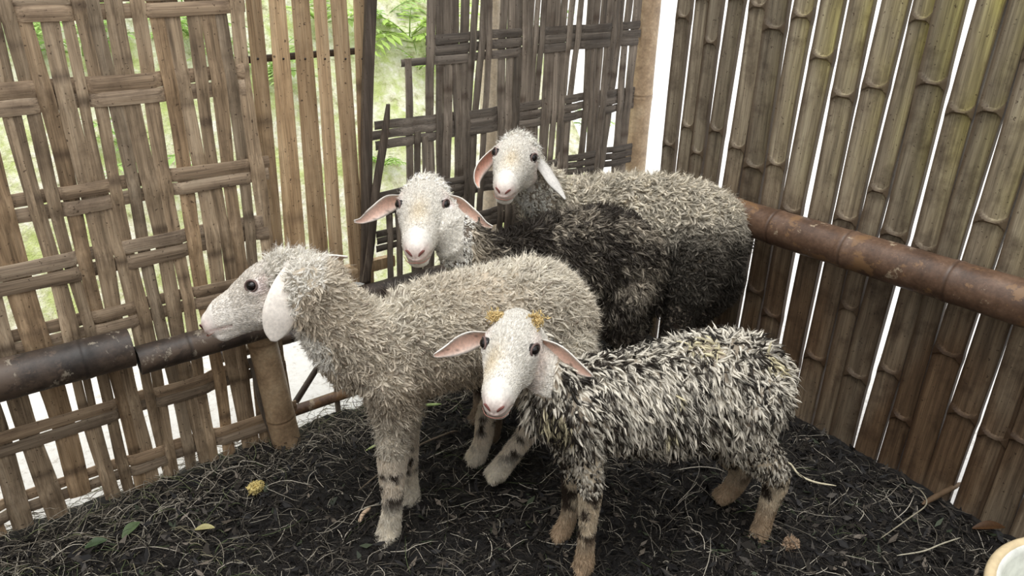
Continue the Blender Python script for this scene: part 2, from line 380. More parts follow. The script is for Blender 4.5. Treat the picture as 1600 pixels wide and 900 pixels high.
# ================================================================== LEFT WALL
def s_of(px, py, off=0.): return wall_l(px, py, off)[0]
def z_of(px, py, off=0.): return wall_l(px, py, off)[2]
def weave_panel(root, cols, weavers, zt, off, amp, mv, mh, inside=-1):
    """cols: (x, width, z_bottom, z_top, group, drift); weavers: (list of z, x0, x1, parity, height)"""
    hw = {}
    for (x, wd, zb, ztop, g, dr) in cols:
        zs = np.arange(zb, ztop + .001, .02); P = []; 
        for z in zs:
            d = 0; wsum = 0
            for (zc, x0, x1, par, hh) in weavers:
                if x0 - .01 <= x <= x1 + .01:
                    k = math.exp(-((z - zc) / (hh * .9)) ** 2); sg = -1 if (g + par) % 2 == 0 else 1
                    d += sg * k; wsum += k
            P.append((x + dr * (z - .8) + .004 * math.sin(z * 9 + x * 50), off + inside * amp * d, z))
        P = np.array(P); nn = len(P)
        wv = wd * (1 + .06 * np.sin(zs * 7 + x * 31) + .03 * np.sin(zs * 23 + x * 77))
        nodes = [q for q in np.arange(U(.05, .3), 1.6, U(.33, .42))]
        slat('upright_strip', P, XA, YA * inside, wv, .0035, .0035, mv, root, nodes, .0012)
    for (zc, x0, x1, par, hh) in weavers:
        nsub = 2 if hh > .03 and mh is M['strip_h'] else 3
        sub = 2 * hh / nsub
        for q in range(nsub):
            zq = zc + (q - (nsub - 1) / 2) * sub; xs = np.arange(x0 - U(.0, .02), x1 + U(0, .02), .008); P = []
            for x in xs:
                # sign from the nearest upright
                gi = min(cols, key=lambda c: abs(c[0] + c[5] * (zq - .8) - x)); sg = -1 if (gi[4] + par) % 2 == 0 else 1
                P.append([x, off - inside * amp * sg, zq + .003 * math.sin(x * 8 + zq * 40)])
            P = np.array(P)
            k = np.exp(-np.linspace(-2, 2, 7) ** 2); k /= k.sum()
            yp = np.pad(P[:, 1], 3, mode='edge'); P[:, 1] = np.convolve(yp, k, 'valid')
            wv = np.full(len(P), sub * .93) * (1 + .05 * np.sin(xs * 11 + zq * 90) + .03 * np.sin(xs * 41 + q))
            slat('woven_crosspiece', P, -ZA * (1 if inside < 0 else 1), YA * inside, wv, .003, .003 if nsub == 2 else .0015, mh, root, K=5)
# --- panel A (left): wide bamboo strips
pa = empty('woven_bamboo_panel', (wall_l(200, 700)[0], 0, 0), 'wide-weave split bamboo panel with paired crosspieces, left of the open laths', 'bamboo panel')
edges = [(-16, 4), (0, 16), (21, 45), (46, 74), (76, 108), (110, 130), (130, 153), (156, 180), (183, 212), (214, 238), (246, 271), (273, 298), (300, 321), (323, 346), (347, 366), (369, 392)]
bottoms = [860, 860, 850, 838, 830, 770, 760, 800, 795, 770, 765, 750, 740, 735, 725, 700]
grp = [-1, -1, 0, 0, 1 - 2 + 1, 1, 1, 1, 2, 2, 3, 3, 3, 3, 3, 4]
grp = []
cols = []
gb = [s_of(-6, 140), s_of(56, 140), s_of(134, 140), s_of(250, 140), s_of(368, 140)]
def gof(x):
    g = -1
    for b in gb:
        if x > b: g += 1
    return g
xl = []
def foot(x):
    px, py, _ = proj((x, 0, 0))
    if 88 < px < 166: return wall_l(px, 772)[2]
    if 225 < px < 262: return wall_l(px, 752)[2]
    return U(-.012, .008)
for (e0, e1), yb in zip(edges, bottoms):
    x0, x1 = s_of(e0, 100), s_of(e1, 100); xc = (x0 + x1) / 2
    xl.append(xc); cols.append((xc, (x1 - x0) * .97, foot(xc), 1.55 + U(-.03, .03), gof(xc), U(-.012, .012)))
x = xl[0]
for k in range(14):
    x -= U(.056, .068); cols.insert(0, (x, U(.045, .055), foot(x), 1.55 + U(-.03, .03), -2 - k // 3, U(-.01, .01)))
xr = s_of(392, 100); xL = x - .03
wv = []
for (px, py, par, h) in ((150, 4, 1, .034), (190, 140, 0, .036), (330, 277, 1, .034), (230, 392, 0, .036), (150, 505, 1, .033), (265, 615, 0, .033), (360, 676, 1, .033)):
    z = z_of(px, py); x1 = xr + (0.0 if par == 1 else -.02)
    wv.append((z, xL, x1, par, h))
wv.append((wv[0][0] + .2, xL, xr, 0, .035))
# crosspieces near the ground run on the left where the strips show them
weave_panel(pa, cols, wv, 1.5, .0, .0055, M['strip_v'], M['strip_h'])
# --- upright laths with daylight between them
lf = empty('lath_screen', (s_of(480, 500), .03, .3), 'six pale upright bamboo laths with green daylight between them', 'bamboo screen')
zb = .355
for (a0, a1, b0, b1) in ((389, 413, 415, 440), (424, 450, 444, 475), (460, 487, 482, 510), (494, 513, 513, 533), (521, 545, 543, 566), (555, 573, 565, 582)):
    p0 = wall_l((a0 + a1) / 2, 50, .03); p1 = wall_l((b0 + b1) / 2, 350, .03)
    sl = (p0[0] - p1[0]) / (p0[2] - p1[2]); w0 = s_of(a1, 50, .03) - s_of(a0, 50, .03); w1 = s_of(b1, 350, .03) - s_of(b0, 350, .03)
    zs = np.arange(zb, 1.62, .03); P = np.array([(p1[0] + sl * (z - p1[2]), .03, z) for z in zs])
    wdt = w1 + (w0 - w1) * (zs - p1[2]) / (p0[2] - p1[2])
    slat('lath', P, XA, -YA, np.clip(wdt, .03, .08), .006, .004, M['lath'], lf, [U(.1, .3), U(.5, .7), U(.85, 1.0)], .0015)
z = z_of(470, 88, .045); xs = np.linspace(s_of(383, 90, .045), s_of(568, 90, .045), 12)
slat('batten', np.array([(x, .052, z) for x in xs]), -ZA, -YA, np.full(12, .016), .012, .002, M['batten'], lf)
xs = np.linspace(s_of(420, 430, .02), s_of(620, 430, .02), 12)
slat('sill', np.array([(x, .028, z_of(560, 424, .02)) for x in xs]), -ZA, -YA, np.full(12, .035), .02, .002, M['lath'], lf)
for (px, py) in ((403, 92), (443, 92), (477, 92), (508, 92), (540, 92), (566, 92)):
    p = wall_l(px, py, .024); K = 8
    V = [p + np.array([math.cos(a) * .003, 0, math.sin(a) * .003]) for a in np.arange(K) * 2 * math.pi / K] + [p + np.array([math.cos(a) * .002, -.002, math.sin(a) * .002]) for a in np.arange(K) * 2 * math.pi / K] + [p + np.array([0, -.0025, 0])]
    Q = [(j, (j + 1) % K, K + (j + 1) % K, K + j) for j in range(K)]; T = [(K + j, K + (j + 1) % K, 2 * K) for j in range(K)]
    o = link('nail', arr_mesh('nail', V, Q, T), lf, None, M['eye'])
# --- dark upright board and the leaning broken stick
def board(name, pts, off, wd, th, mat, label, cat, tip=None):
    A = wall_l(*pts[0], off); B = wall_l(*pts[1], off); zs = np.linspace(0, 1, 14)
    P = np.array([B + (A - B) * t for t in zs]); P[:, 0] += .003 * np.sin(zs * 9)
    r = empty(name, tuple(B)); tag(r, label, cat)
    ww = np.full(14, wd)
    if tip: ww[-3:] *= np.array([.9, .7, .35])
    o = slat(name, P, XA, -YA, ww, th, .002, mat, None)
    bpy.data.objects.remove(r)
    me = o.data; me.transform(Matrix.Translation(-Vector(B))); o.location = Vector(B); o['_o'] = tuple(B)
    return tag(o, label, cat)
board('upright_board', ((583, -150), (571, 470)), -.012, .029, .014, M['darkboard'], 'narrow dark upright board at the right end of the pale laths', 'board')
board('broken_stick', ((607, 163), (572, 440)), -.03, .022, .008, M['darkboard'], 'broken pointed bamboo stick leaning against the dark upright board', 'stick', tip=1)

# --- panel B: narrow dark strips
pb = empty('woven_bamboo_panel', (s_of(800, 400), 0, 0.1), 'grey-brown weathered panel of narrow bamboo strips with torn left edge, behind the sheep', 'bamboo panel')
eb = [(667, 680, 0), (680, 690, 1), (691, 704, 1), (706, 719, 1), (720, 734, 1), (736, 746, 2), (749, 759, 2), (760, 769, 2), (782, 793, 3), (793, 804, 3), (804, 816, 3), (818, 826, 4), (827, 836, 4), (837, 844, 4), (845, 853, 4), (854, 868, 5), (869, 877, 5), (878, 888, 5), (890, 898, 6), (902, 910, 6), (920, 930, 7), (930, 938, 7), (939, 947, 7), (948, 957, 7), (958, 967, 8), (967, 976, 8), (978, 988, 9), (989, 1001, 9)]
OB = .0
cb = []
for (e0, e1, g) in eb:
    x0, x1 = s_of(e0, 15, OB), s_of(e1, 15, OB)
    dr = {0: .03, 2: .06, 4: .03, 6: .05, 8: .07}.get(g, 0.0) + U(-.015, .015)
    cb.append(((x0 + x1) / 2 - dr * .35, (x1 - x0) * U(.98, 1.12), U(.06, .14), 1.5 + U(-.05, .05), g, dr))
for (px, y0, g) in ((636, 92, -2), (606, 300, -3), (620, 320, -3), (650, 205, -1), (662, 205, -1)):
    x0 = s_of(px, y0, OB); cb.insert(0, (x0, .022 if g == -2 else .02, U(.06, .14), z_of(px, y0, OB) + .0, g, 0.0))
xr = .0; wb = []
for (px, py, x0px, par, h) in ((840, 64, 668, 1, .040), (840, 176, 588, 0, .040), (900, 256, 592, 1, .034), (640, 368, 590, 0, .032)):
    z = z_of(px, py, OB); wb.append((z, s_of(x0px, py, OB), s_of(996, py, OB), par, h))
weave_panel(pb, cb, wb, 1.5, OB, .004, M['grey_v'], M['grey_h'])
xs = np.linspace(s_of(628, 98, OB), s_of(684, 92, OB), 10)
slat('woven_crosspiece', np.array([(x, OB + .004, z_of(655, 97, OB)) for x in xs]), -ZA, -YA, np.full(10, .02), .003, .003, M['grey_h'], pb)

# ================================================================== POSTS AND RAILS
b0 = wall_l(998, 265, .01)
pole('corner_post', (.030, .014, -.03), (.024, .014, 1.7), .042, .041, M['post_tan'], nodes=(.42, z_of(1010, 147, .01) + .03, 1.45), label='tan bamboo corner post between the woven panel and the slatted wall', cat='post')
RY = -.065
def wp(px, py): return wall_l(px, py, RY)
a = wp(-330, 675); b = wp(206, 548); a[2] = b[2] = (z_of(0, 590, RY) + z_of(205, 548, RY)) / 2 
a[2] += .008
pole('bamboo_rail', a, b, .049, .047, M['rail_dark'], nodes=(.22, .52, .74), label='thick blackened bamboo rail ending at a cut, left side of the wide-weave panel', cat='rail')
a2 = wp(216, 566); b2 = wp(650, 425); a2[2] = z_of(218, 563, RY); b2[2] = a2[2] + .0
pole('bamboo_rail', a2, (-.16, RY, a2[2] + .012), .036, .032, M['rail_dark'], nodes=(.12, .42, .7, 1.0), label='dark bamboo rail running on from the cut end, behind the cream sheep', cat='rail')
p0 = wall_l(350, 561, .0); p1 = wall_l(640, 480, .0)
pole('bamboo_rail', (p0[0], .035, p0[2] - .01), (-.9, .035, p0[2] - .01), .018, .018, M['rail_dark'], nodes=(.2, .5), label='slim dark rail behind the leaning support post under the sheep\'s chin', cat='rail')
pt = wall_l(402, 500, -.03); pbm = floor_at(458, 700)
pole('support_post', (pbm[0], -.03, -.03), (pt[0], -.03, pt[2]), .041, .038, M['post_tan'], nodes=(.12, .38), label='leaning brown bamboo post holding up the rail below the cream sheep\'s chin', cat='post')
q0 = wall_l(455, 650, .0); q1 = wall_l(560, 607, .0)
pole('bamboo_rail', (q0[0], .02, q0[2]), (-.55, .02, q0[2] - .0), .017, .016, M['rail_brown'], nodes=(.3, .6), label='low brown bamboo rail running right from the leaning post foot', cat='rail')
q0 = wall_l(462, 628, .06); q1 = wall_l(505, 560, .06)
pole('brace', q0, q1, .010, .009, M['rail_dark'], label='thin slanting brace outside, right of the leaning post', cat='brace')
q0 = wall_l(405, 560, -.0); q1 = floor_at(436, 704)
slat_o = board('loose_strip', ((392, 560), (433, 706)), -.02, .022, .006, M['grey_v'], 'loose dark strip standing slanted left of the leaning post', 'strip')
board('loose_strip', ((528, 560), (528, 668)), .02, .016, .006, M['grey_v'], 'short dark stake stub standing under the chest of the cream sheep', 'stake')
# rail on the right wall
r0 = wall_r(1165, 345, -.055); r1 = wall_r(1600, 466, -.055)
pole('bamboo_rail', (-.062, -.20, r0[2] - .005), (-.062, -1.95, r1[2] + (r1[2] - r0[2]) * .35), .050, .056, M['rail_brown'], nodes=(.31, .47, .70, .98, 1.27, 1.5), bend=.0, label='stout brown peeling bamboo rail across the slatted right wall', cat='rail')
# white post seen beyond the weathered panel
pole('outer_post', (*wall_l(764, 300, .35)[:2], -.03), (*wall_l(764, 300, .35)[:2], 2.2), .035, .033, M['post_pale'], label='pale post outside, seen through the gap in the weathered panel', cat='post')

# ================================================================== RIGHT WALL
wr_ = tag(empty('wall_right', (0, -1.0, 0)), kind='structure', label='wall of upright split bamboo slats with light slits between')
tops = [(1058, 1079), (1086, 1106), (1107, 1128), (1135, 1159), (1169, 1197), (1198, 1233), (1240, 1272), (1280, 1317), (1327, 1366), (1375, 1418), (1424, 1460), (1462, 1511), (1525, 1572), (1574, 1618)]
tt = [(-wall_r(e0, 0, .01)[1], -wall_r(e1, 0, .01)[1]) for e0, e1 in tops]
t = tt[-1][1]
while t < 2.2:
    g = random.choice([.006, .004, .008, .002]); wd = U(.066, .082); tt.append((t + g, t + g + wd)); t += g + wd
for k, (t0, t1) in enumerate(tt):
    zs = list(np.arange(-.03, 1.75, .03)); nodes = []
    q = U(.15, .42)
    while q < 1.7: nodes.append(q); q += U(.34, .46)
    for q in nodes: zs += [q + d * .0035 for d in range(-9, 10)]
    zs = np.array(sorted(zs)); dr = U(-.006, .006)
    P = np.array([(.014 + .0 * k + .003 * math.sin(z * 4 + k), -((t0 + t1) / 2 + dr * (z - 1.1) + .0025 * math.sin(z * 6 + k * 2)), z) for z in zs])
    wdt = np.full(len(zs), (t1 - t0))
    for q in nodes: wdt *= 1 + .045 * np.exp(-((zs - q) / .02) ** 2)
    wdt *= 1 + .05 * np.clip(.7 - zs, 0, .7)
    gz = 1.0 * np.clip((zs - .6) / .6, 0, 1) * (np.clip((t0 - .25) / .6, 0, 1)); low_brown = np.clip((.75 - zs) / .35, 0, 1)
    slat('bamboo_slat', P, -YA, -XA, wdt, .006, -.010, M['slat'], wr_, [q + .03 for q in nodes], .0035, K=15, cols=gz, low_brown=low_brown, cell=.020)

# unseen board walls closing the pen behind and left, added to darken its base
for (nm, A, B) in (('wall_front_added', (-3.0, -2.45), (.05, -2.45)), ('wall_side_added', (-3.0, -2.45), (-3.0, .05))):
    rt = tag(empty(nm, (A[0], A[1], 0)), kind='structure'); A3 = np.array([*A, 0.]); B3 = np.array([*B, 0.]); d = nrm(B3 - A3); Lw = np.linalg.norm(B3 - A3); nrmv = np.array([-d[1], d[0], 0]) * (1 if nm == 'wall_front_added' else -1)
    t = .04
    while t < Lw:
        zs = np.arange(-.03, 1.22, .12); P = np.array([A3 + d * t + ZA * z for z in zs]); slat('wall_board_added', P, d, nrmv, np.full(len(zs), .085), .012, .003, M['strip_v'], rt); t += .09

# ================================================================== SHEEP
def seg_dist(P, A, B):
    d = B - A; t = np.clip(((P - A) @ d) / (d @ d + 1e-12), 0, 1); c = A + t[:, None] * d
    return np.linalg.norm(P - c, axis=1), t
class Loft:
    def __init__(s): s.V = []; s.F = []
    def tube(s, secs, up=(0, 0, 1), K=18, n=5, smooth=True):
        """secs rows: x y z half_width half_height"""
        a = crom(secs, n) if smooth and len(secs) > 2 else np.asarray(secs, float)
        a[:, 3:] = np.clip(a[:, 3:], .004, 1)
        P = a[:, :3]; T = np.gradient(P, axis=0); T /= np.linalg.norm(T, axis=1, keepdims=True)
        rows = []
        r0 = min(a[0, 3:]) ; r1 = min(a[-1, 3:])
        for k, sc in ((.92, .35), (.7, .7), (.4, .9)): rows.append((P[0] - T[0] * r0 * k, T[0], a[0, 3] * sc, a[0, 4] * sc))
        for i in range(len(P)): rows.append((P[i], T[i], a[i, 3], a[i, 4]))
        for k, sc in ((.4, .9), (.7, .7), (.92, .35)): rows.append((P[-1] + T[-1] * r1 * k, T[-1], a[-1, 3] * sc, a[-1, 4] * sc))
        b = len(s.V); up = np.asarray(up, float)
        for (c, t, wd, h) in rows:
            X = nrm(np.cross(t, up)); Y = np.cross(X, t)
            for j in range(K):
                an = 2 * math.pi * j / K; s.V.append(c + X * math.cos(an) * wd + Y * math.sin(an) * h)
        m = len(rows)
        for i in range(m - 1):
            for j in range(K): s.F.append((b + i * K + j, b + i * K + (j + 1) % K, b + (i + 1) * K + (j + 1) % K, b + (i + 1) * K + j))
        s.F.append(tuple(b + j for j in range(K))[::-1]); s.F.append(tuple(b + (m - 1) * K + j for j in range(K)))
    def remesh(s, vox):
        me = bpy.data.meshes.new('tmp'); me.from_pydata([tuple(v) for v in s.V], [], s.F); me.update()
        o = bpy.data.objects.new('tmp', me); S.collection.objects.link(o)
        m = o.modifiers.new('r', 'REMESH'); m.mode = 'VOXEL'; m.voxel_size = vox; m.adaptivity = 0
        m2 = o.modifiers.new('s', 'SMOOTH'); m2.factor = .5; m2.iterations = 5
        dg = bpy.context.evaluated_depsgraph_get(); ev = o.evaluated_get(dg); em = ev.to_mesh()
        V = np.empty(len(em.vertices) * 3); em.vertices.foreach_get('co', V); V = V.reshape(-1, 3)
        em.calc_loop_triangles()
        T = np.empty(len(em.loop_triangles) * 3, np.int32); em.loop_triangles.foreach_get('vertices', T); T = T.reshape(-1, 3)
        L = np.empty(len(em.loops), np.int32); em.loops.foreach_get('vertex_index', L)
        Q = L.reshape(-1, 4) if len(em.loops) == 4 * len(em.polygons) else None
        ev.to_mesh_clear(); bpy.data.objects.remove(o); bpy.data.meshes.remove(me)
        return V, T, Q

HEAD = [(-.02, .036, .042, -.016), (.010, .049, .062, -.014), (.045, .053, .070, -.022), (.085, .0505, .066, -.028), (.12, .043, .056, -.033),
        (.155, .036, .048, -.039), (.19, .0325, .042, -.044), (.215, .0305, .038, -.049), (.234, .025, .030, -.053)]
def build_sheep(cfg):
    N = cfg['name']
    P0 = np.array([*cfg['P0'], 0.]); D = nrm([*cfg['D'], 0.]); NL = np.array([D[1], -D[0], 0.])
    if NL @ (CAM - P0) < 0: NL = -NL
    def J(q):
        """('a', along, off, z) in the body frame or (px, py, off) through the body plane"""
        if q[0] == 'a': return P0 + D * q[1] + NL * q[2] + ZA * q[3]
        r = ray(q[0], q[1]); t = ((P0 + NL * q[2] - CAM) @ NL) / (r @ NL); return CAM + r * t
    lf = Loft(); bones = []      # bones: A, B, rA, rB, class
    def bone(pts, rr, cls):
        for i in range(len(pts) - 1): bones.append((np.array(pts[i]), np.array(pts[i + 1]), rr[i], rr[i + 1], cls))
    # torso
    tp = [J(q[:3]) if q[0] != 'a' else J(q[:4]) for q, _, _ in cfg['torso']]
    lf.tube([(*p, wd, h) for p, (_, wd, h) in zip(tp, cfg['torso'])], K=24)
    bone(tp, [(a + b) / 2 for _, a, b in cfg['torso']], 'torso')
    # head frame
    hd = cfg['head']; sc = hd['scale']; f = nrm(RM @ nrm(hd['f'])); s_ = RM @ nrm(hd['s']); s_ = nrm(s_ - f * (s_ @ f)); u = np.cross(s_, f)
    if u @ (RM @ np.array(hd.get('uphint', (0, 1, 0)))) < 0: u = -u
    O = at_depth(*hd['eye_mid'], hd['Z']) - f * .08 * sc - u * .006 * sc
    fl_ = hd.get('face_len', .76)
    HL = lambda x, y, z: O + (f * (x if x < .085 else .085 + (x - .085) * fl_) + s_ * y + u * z) * sc
    a = [(*HL(x, 0, z), wd * sc, h * sc) for x, wd, h, z in HEAD]
    lf.tube(a, up=u, K=26, n=4)
    bone([HL(x, 0, z) for x, _, _, z in HEAD], [(wd + h) / 2 * sc for _, wd, h, _ in HEAD], 'head')
    for sy in (-1, 1):
        lf.tube([(*HL(.062, sy * .031, .006), .022 * sc, .022 * sc), (*HL(.098, sy * .032, -.008), .020 * sc, .018 * sc)], up=u, K=14, smooth=False)      # brow and cheekbone
        lf.tube([(*HL(.03, sy * .030, -.054), .026 * sc, .026 * sc), (*HL(.10, sy * .026, -.058), .018 * sc, .018 * sc)], up=u, K=12, smooth=False)      # jaw
    lf.tube([(*HL(.15, 0, -.072), .022 * sc, .014 * sc), (*HL(.222, 0, -.080), .021 * sc, .013 * sc)], up=u, K=12, smooth=False)                       # chin
    lf.tube([(*HL(.205, -.012, -.043), .014 * sc, .013 * sc), (*HL(.226, -.010, -.050), .011 * sc, .012 * sc)], up=u, K=12, smooth=False)
    lf.tube([(*HL(.205, .012, -.043), .014 * sc, .013 * sc), (*HL(.226, .010, -.050), .011 * sc, .012 * sc)], up=u, K=12, smooth=False)
    # neck
    nk = [J(q[:-2]) if isinstance(q[0], str) or len(q) == 5 else q for q in cfg['neck_pts']]
    nr = [q[-2:] for q in cfg['neck_pts']]
    nk.append(HL(-.03, 0, -.03)); nr.append((.040 * sc, .046 * sc))
    lf.tube([(*p, a_, b_) for p, (a_, b_) in zip(nk, nr)], K=22)
    bone(nk[:-1] + [HL(-.03, 0, -.035)], [(a_ + b_) / 2 for a_, b_ in nr], 'neck')
    # legs
    hoofs = []
    for lg in cfg['legs']:
        pts = [J(q[:-1]) for q in lg]; rr = [q[-1] for q in lg]
        lf.tube([(*p, r * .95, r * 1.05) for p, r in zip(pts, rr)], up=D, K=14, n=4)
        bone(pts[:2], rr[:2], 'thigh'); bone(pts[1:3], rr[1:3], 'upleg'); bone(pts[2:], rr[2:], 'leg'); hoofs.append((pts[-2], pts[-1], rr[-1]))
        # two toes
        dn = nrm(pts[-1] - pts[-2]); fw = -D; 
        for sy in (-1, 1):
            c = pts[-1] + NL * sy * rr[-1] * .48
            lf.tube([(*(c - dn * .012), rr[-1] * .52, rr[-1] * .7), (*(c + dn * .008 + fw * .012), rr[-1] * .46, rr[-1] * .62)], up=fw, K=10, smooth=False)
    if 'tail' in cfg:
        tq = [J(q[:-1]) for q in cfg['tail']]; lf.tube([(*p, q[-1], q[-1]) for p, q in zip(tq, cfg['tail'])], up=D); bone(tq, [q[-1] for q in cfg['tail']], 'torso')
    V, T, Q = lf.remesh(.0045)
    # classes for all vertices
    clsn = ['torso', 'head', 'neck', 'thigh', 'upleg', 'leg']
    def classify(P):
        best = np.full(len(P), 1e9); c = np.zeros(len(P), int)
        for A, B, ra, rb, cl in bones:
            d, t = seg_dist(P, A, B); v = d / (ra + (rb - ra) * t)
            m = v < best; best[m] = v[m]; c[m] = clsn.index(cl)
        q = (P - O) / sc; hx, hy, hz = q @ f, q @ s_, q @ u
        c[((c == 2) | (c == 0)) & (hx > cfg.get('facex', .015)) & (hx < .27) & (np.abs(hy) < .085) & (hz > -.098) & (hz < .07)] = 1
        return c
    def hloc(P):
        q = (P - O) / sc; hx_ = q @ f; hx_ = np.where(hx_ > .085, .085 + (hx_ - .085) / fl_, hx_); return np.stack([hx_, q @ s_, q @ u], -1)
    # facial relief: mouth line and nostrils
    h = hloc(V); isface = (h[:, 0] > .1) & (h[:, 0] < .26) & (abs(h[:, 1]) < .05) & (h[:, 2] < .02) & (h[:, 2] > -.11)
    ctr = O + (f[None] * h[:, :1] + u[None] * -.05) * sc
    inward = ctr - V; inward /= np.linalg.norm(inward, axis=1, keepdims=True) + 1e-9
    mz = -.0685 + .10 * np.clip(.22 - h[:, 0], 0, .06) * -.1 + .25 * np.abs(h[:, 1])
    mouth = np.exp(-((h[:, 2] - mz) / .0028) ** 2) * (h[:, 0] > .175) * isface
    ny = np.abs(h[:, 1]); nz = h[:, 2] + .050
    ang = (nz - (ny - .013) * .9); alg = (ny - .013)
    nos = np.exp(-(ang / .0035) ** 2 - (alg / .0075) ** 2) * (h[:, 0] > .222) * isface
    phil = np.exp(-(h[:, 1] / .0016) ** 2) * (h[:, 0] > .225) * (h[:, 2] < -.054) * (h[:, 2] > -.068)
    V = V + inward * (mouth * .0035 + nos * .005 + phil * .002)[:, None] * sc
    # colours of body
    c = classify(V); C = np.zeros((len(V), 3))
    base = np.array(cfg['under']); C[:] = base * (1 + .2 * noise(V, 60, 0))[:, None]
    face = np.array(cfg.get('face', (.74, .71, .66)))
    fc = np.tile(face, (len(V), 1)) * (1 + .04 * noise(V, 30, 1))[:, None]
    hx, hy, hz = h.T
    def blend(Cx, k, col): k = np.clip(k, 0, 1)[:, None]; return Cx * (1 - k) + np.array(col) * k
    fc = blend(fc, .55 * np.exp(-((hx - .165) / .04) ** 2 - ((hy - cfg.get('stain', -.012)) / .018) ** 2) * (hz > -.05), (.62, .50, .30))
    fc = blend(fc, .85 * np.exp(-((hx - .240) / .024) ** 2 - (hy / .020) ** 2 - ((hz + .053) / .015) ** 2), (.60, .27, .24))
    fc = blend(fc, .5 * mouth, (.45, .25, .22)); fc = blend(fc, .85 * nos + .4 * phil, (.22, .09, .08))
    fc = blend(fc, .35 * np.exp(-((hx - .05) / .03) ** 2 - ((np.abs(hy) - .055) / .015) ** 2), (.75, .58, .52))
    fc = blend(fc, .6 * np.exp(-((hx - .083) / .018) ** 2 - ((np.abs(hy) - .052) / .012) ** 2 - ((hz - .004) / .015) ** 2), (.72, .60, .60))
    ih = (c == 1); C[ih] = fc[ih]
    lc = np.array(cfg['legcol']); il = (c >= 4)
    mud = np.clip((noise(V, 55, 2) + .6 * noise(V, 130, 0)) * 2.2 + cfg['legmud'], 0, 1) * np.clip((V[:, 2] - .07) / .05, .15, 1)
    Lc = lc[None] * (1 + .1 * noise(V, 80, 1))[:, None] * (1 - mud[:, None]) + np.array((.055, .04, .03)) * mud[:, None]
    C[il] = Lc[il]
    low = np.clip((.13 - V[:, 2]) / .06, 0, 1) * il; C = C * (1 - low[:, None] * .8) + np.array(cfg['hoofcol']) * low[:, None] * .8 * (1 + .15 * noise(V, 90, 0))[:, None]
    parts = [(V, Q, C)]
    # ears
    earinfo = []
    for e in cfg['ears']:
        pts = np.array([at_depth(x, y, hd['Z'] + dz) for x, y, dz, _ in e['pts']]); wds = [q[3] for q in e['pts']]
        a = crom(np.hstack([pts, np.array(wds)[:, None]]), 6); Pc = a[:, :3]; Wd = a[:, 3]
        Tn = np.gradient(Pc, axis=0); Tn /= np.linalg.norm(Tn, axis=1, keepdims=True)
        inn = nrm(RM @ nrm(e['inner'])); K = 9; aa = np.linspace(-1, 1, K)
        Vf, Vb, Cf, Cb = [], [], [], []
        for i in range(len(Pc)):
            nn = nrm(inn - Tn[i] * (inn @ Tn[i])); ac = np.cross(Tn[i], nn); prog = i / (len(Pc) - 1)
            cup = e.get('cup', .28) * (1 - .5 * prog)
            for v in aa:
                p = Pc[i] + ac * v * Wd[i] + nn * (v * v * Wd[i] * cup * 1.6 - Wd[i] * cup * .5)
                Vf.append(p + nn * .0008); Vb.append(p - nn * .003)
                pk = (1 - abs(v) ** 3) * (.9 if prog < .93 else .3)
                spk = 1.0 if random.random() > .012 * e.get('specks', 1) else .45
                Cf.append((face * (1 - pk) + np.array(e.get('pink', (.78, .49, .38))) * pk) * spk); Cb.append(face * np.array(e.get('back', (.95, .93, .92))))
        n = len(Pc); o = n * K; Fq = []
        for i in range(n - 1):
            for j in range(K - 1):
                p = i * K + j; Fq.append((p, p + 1, p + K + 1, p + K)); Fq.append((o + p, o + p + K, o + p + K + 1, o + p + 1))
            for j in (0, K - 1): p = i * K + j; Fq.append((p, p + K, o + p + K, o + p) if j == 0 else (p, o + p, o + p + K, p + K))
        for j in range(K - 1): p = (n - 1) * K + j; Fq.append((p, p + 1, o + p + 1, o + p)); Fq.append((j, o + j, o + j + 1, j + 1))
        parts.append((np.array(Vf + Vb), np.array(Fq), np.array(Cf + Cb)))
    Vv, Qq, Cc = joinarr(parts)
    root = link('sheep', arr_mesh('sheep', Vv, Qq, col=np.clip(Cc, 0, 1)), None, (*(P0 + D * .25)[:2], 0), M['skin'])
    tag(root, cfg['label'], 'sheep', 'sheep in the pen')
    # eyes
    for sy in (-1, 1):
        ec = HL(.093, sy * .0445, .006); r = .0132 * min(sc, 1.06); A1 = nrm(s_ * sy + f * .45 + u * .1)
        lo = []; Ft = []
        Kx, Ky = 16, 10
        for i in range(Ky + 1):
            th = math.pi * i / Ky
            for j in range(Kx):
                ph = 2 * math.pi * j / Kx; lo.append(ec + (s_ * math.sin(th) * math.cos(ph) + f * math.sin(th) * math.sin(ph) + u * math.cos(th) * .85) * r)
        Ft = [(i * Kx + j, i * Kx + (j + 1) % Kx, (i + 1) * Kx + (j + 1) % Kx, (i + 1) * Kx + j) for i in range(Ky) for j in range(Kx)]
        link('eye', arr_mesh('eye', lo, Ft), root, None, M['eye'])
        # eyelids as a pale rim
        th = np.linspace(0, 2 * np.pi, 25); X1 = nrm(np.cross(A1, u)); Y1 = np.cross(A1, X1)
        ring = np.array([ec + A1 * r * .38 + (X1 * math.cos(t) * 1.08 + Y1 * math.sin(t) * .86) * r for t in th])
        Vt, Qt, Ct = tubes(ring[None], np.full((1, 25), .0022 * sc), 6, np.tile(np.array((.16, .11, .10)), (1, 25, 1)))
        link('eyelid', arr_mesh('eyelid', Vt, Qt, col=Ct), root, None, M['skin'])
    def front(y, z):
        h0 = hloc(V); k = np.where((abs(h0[:, 1] - y) < .0045) & (abs(h0[:, 2] - z) < .0045) & (h0[:, 0] > .12))[0]
        if len(k) == 0: return None
        j = k[np.argmax(h0[k, 0])]; return HL(h0[j, 0], y, z)
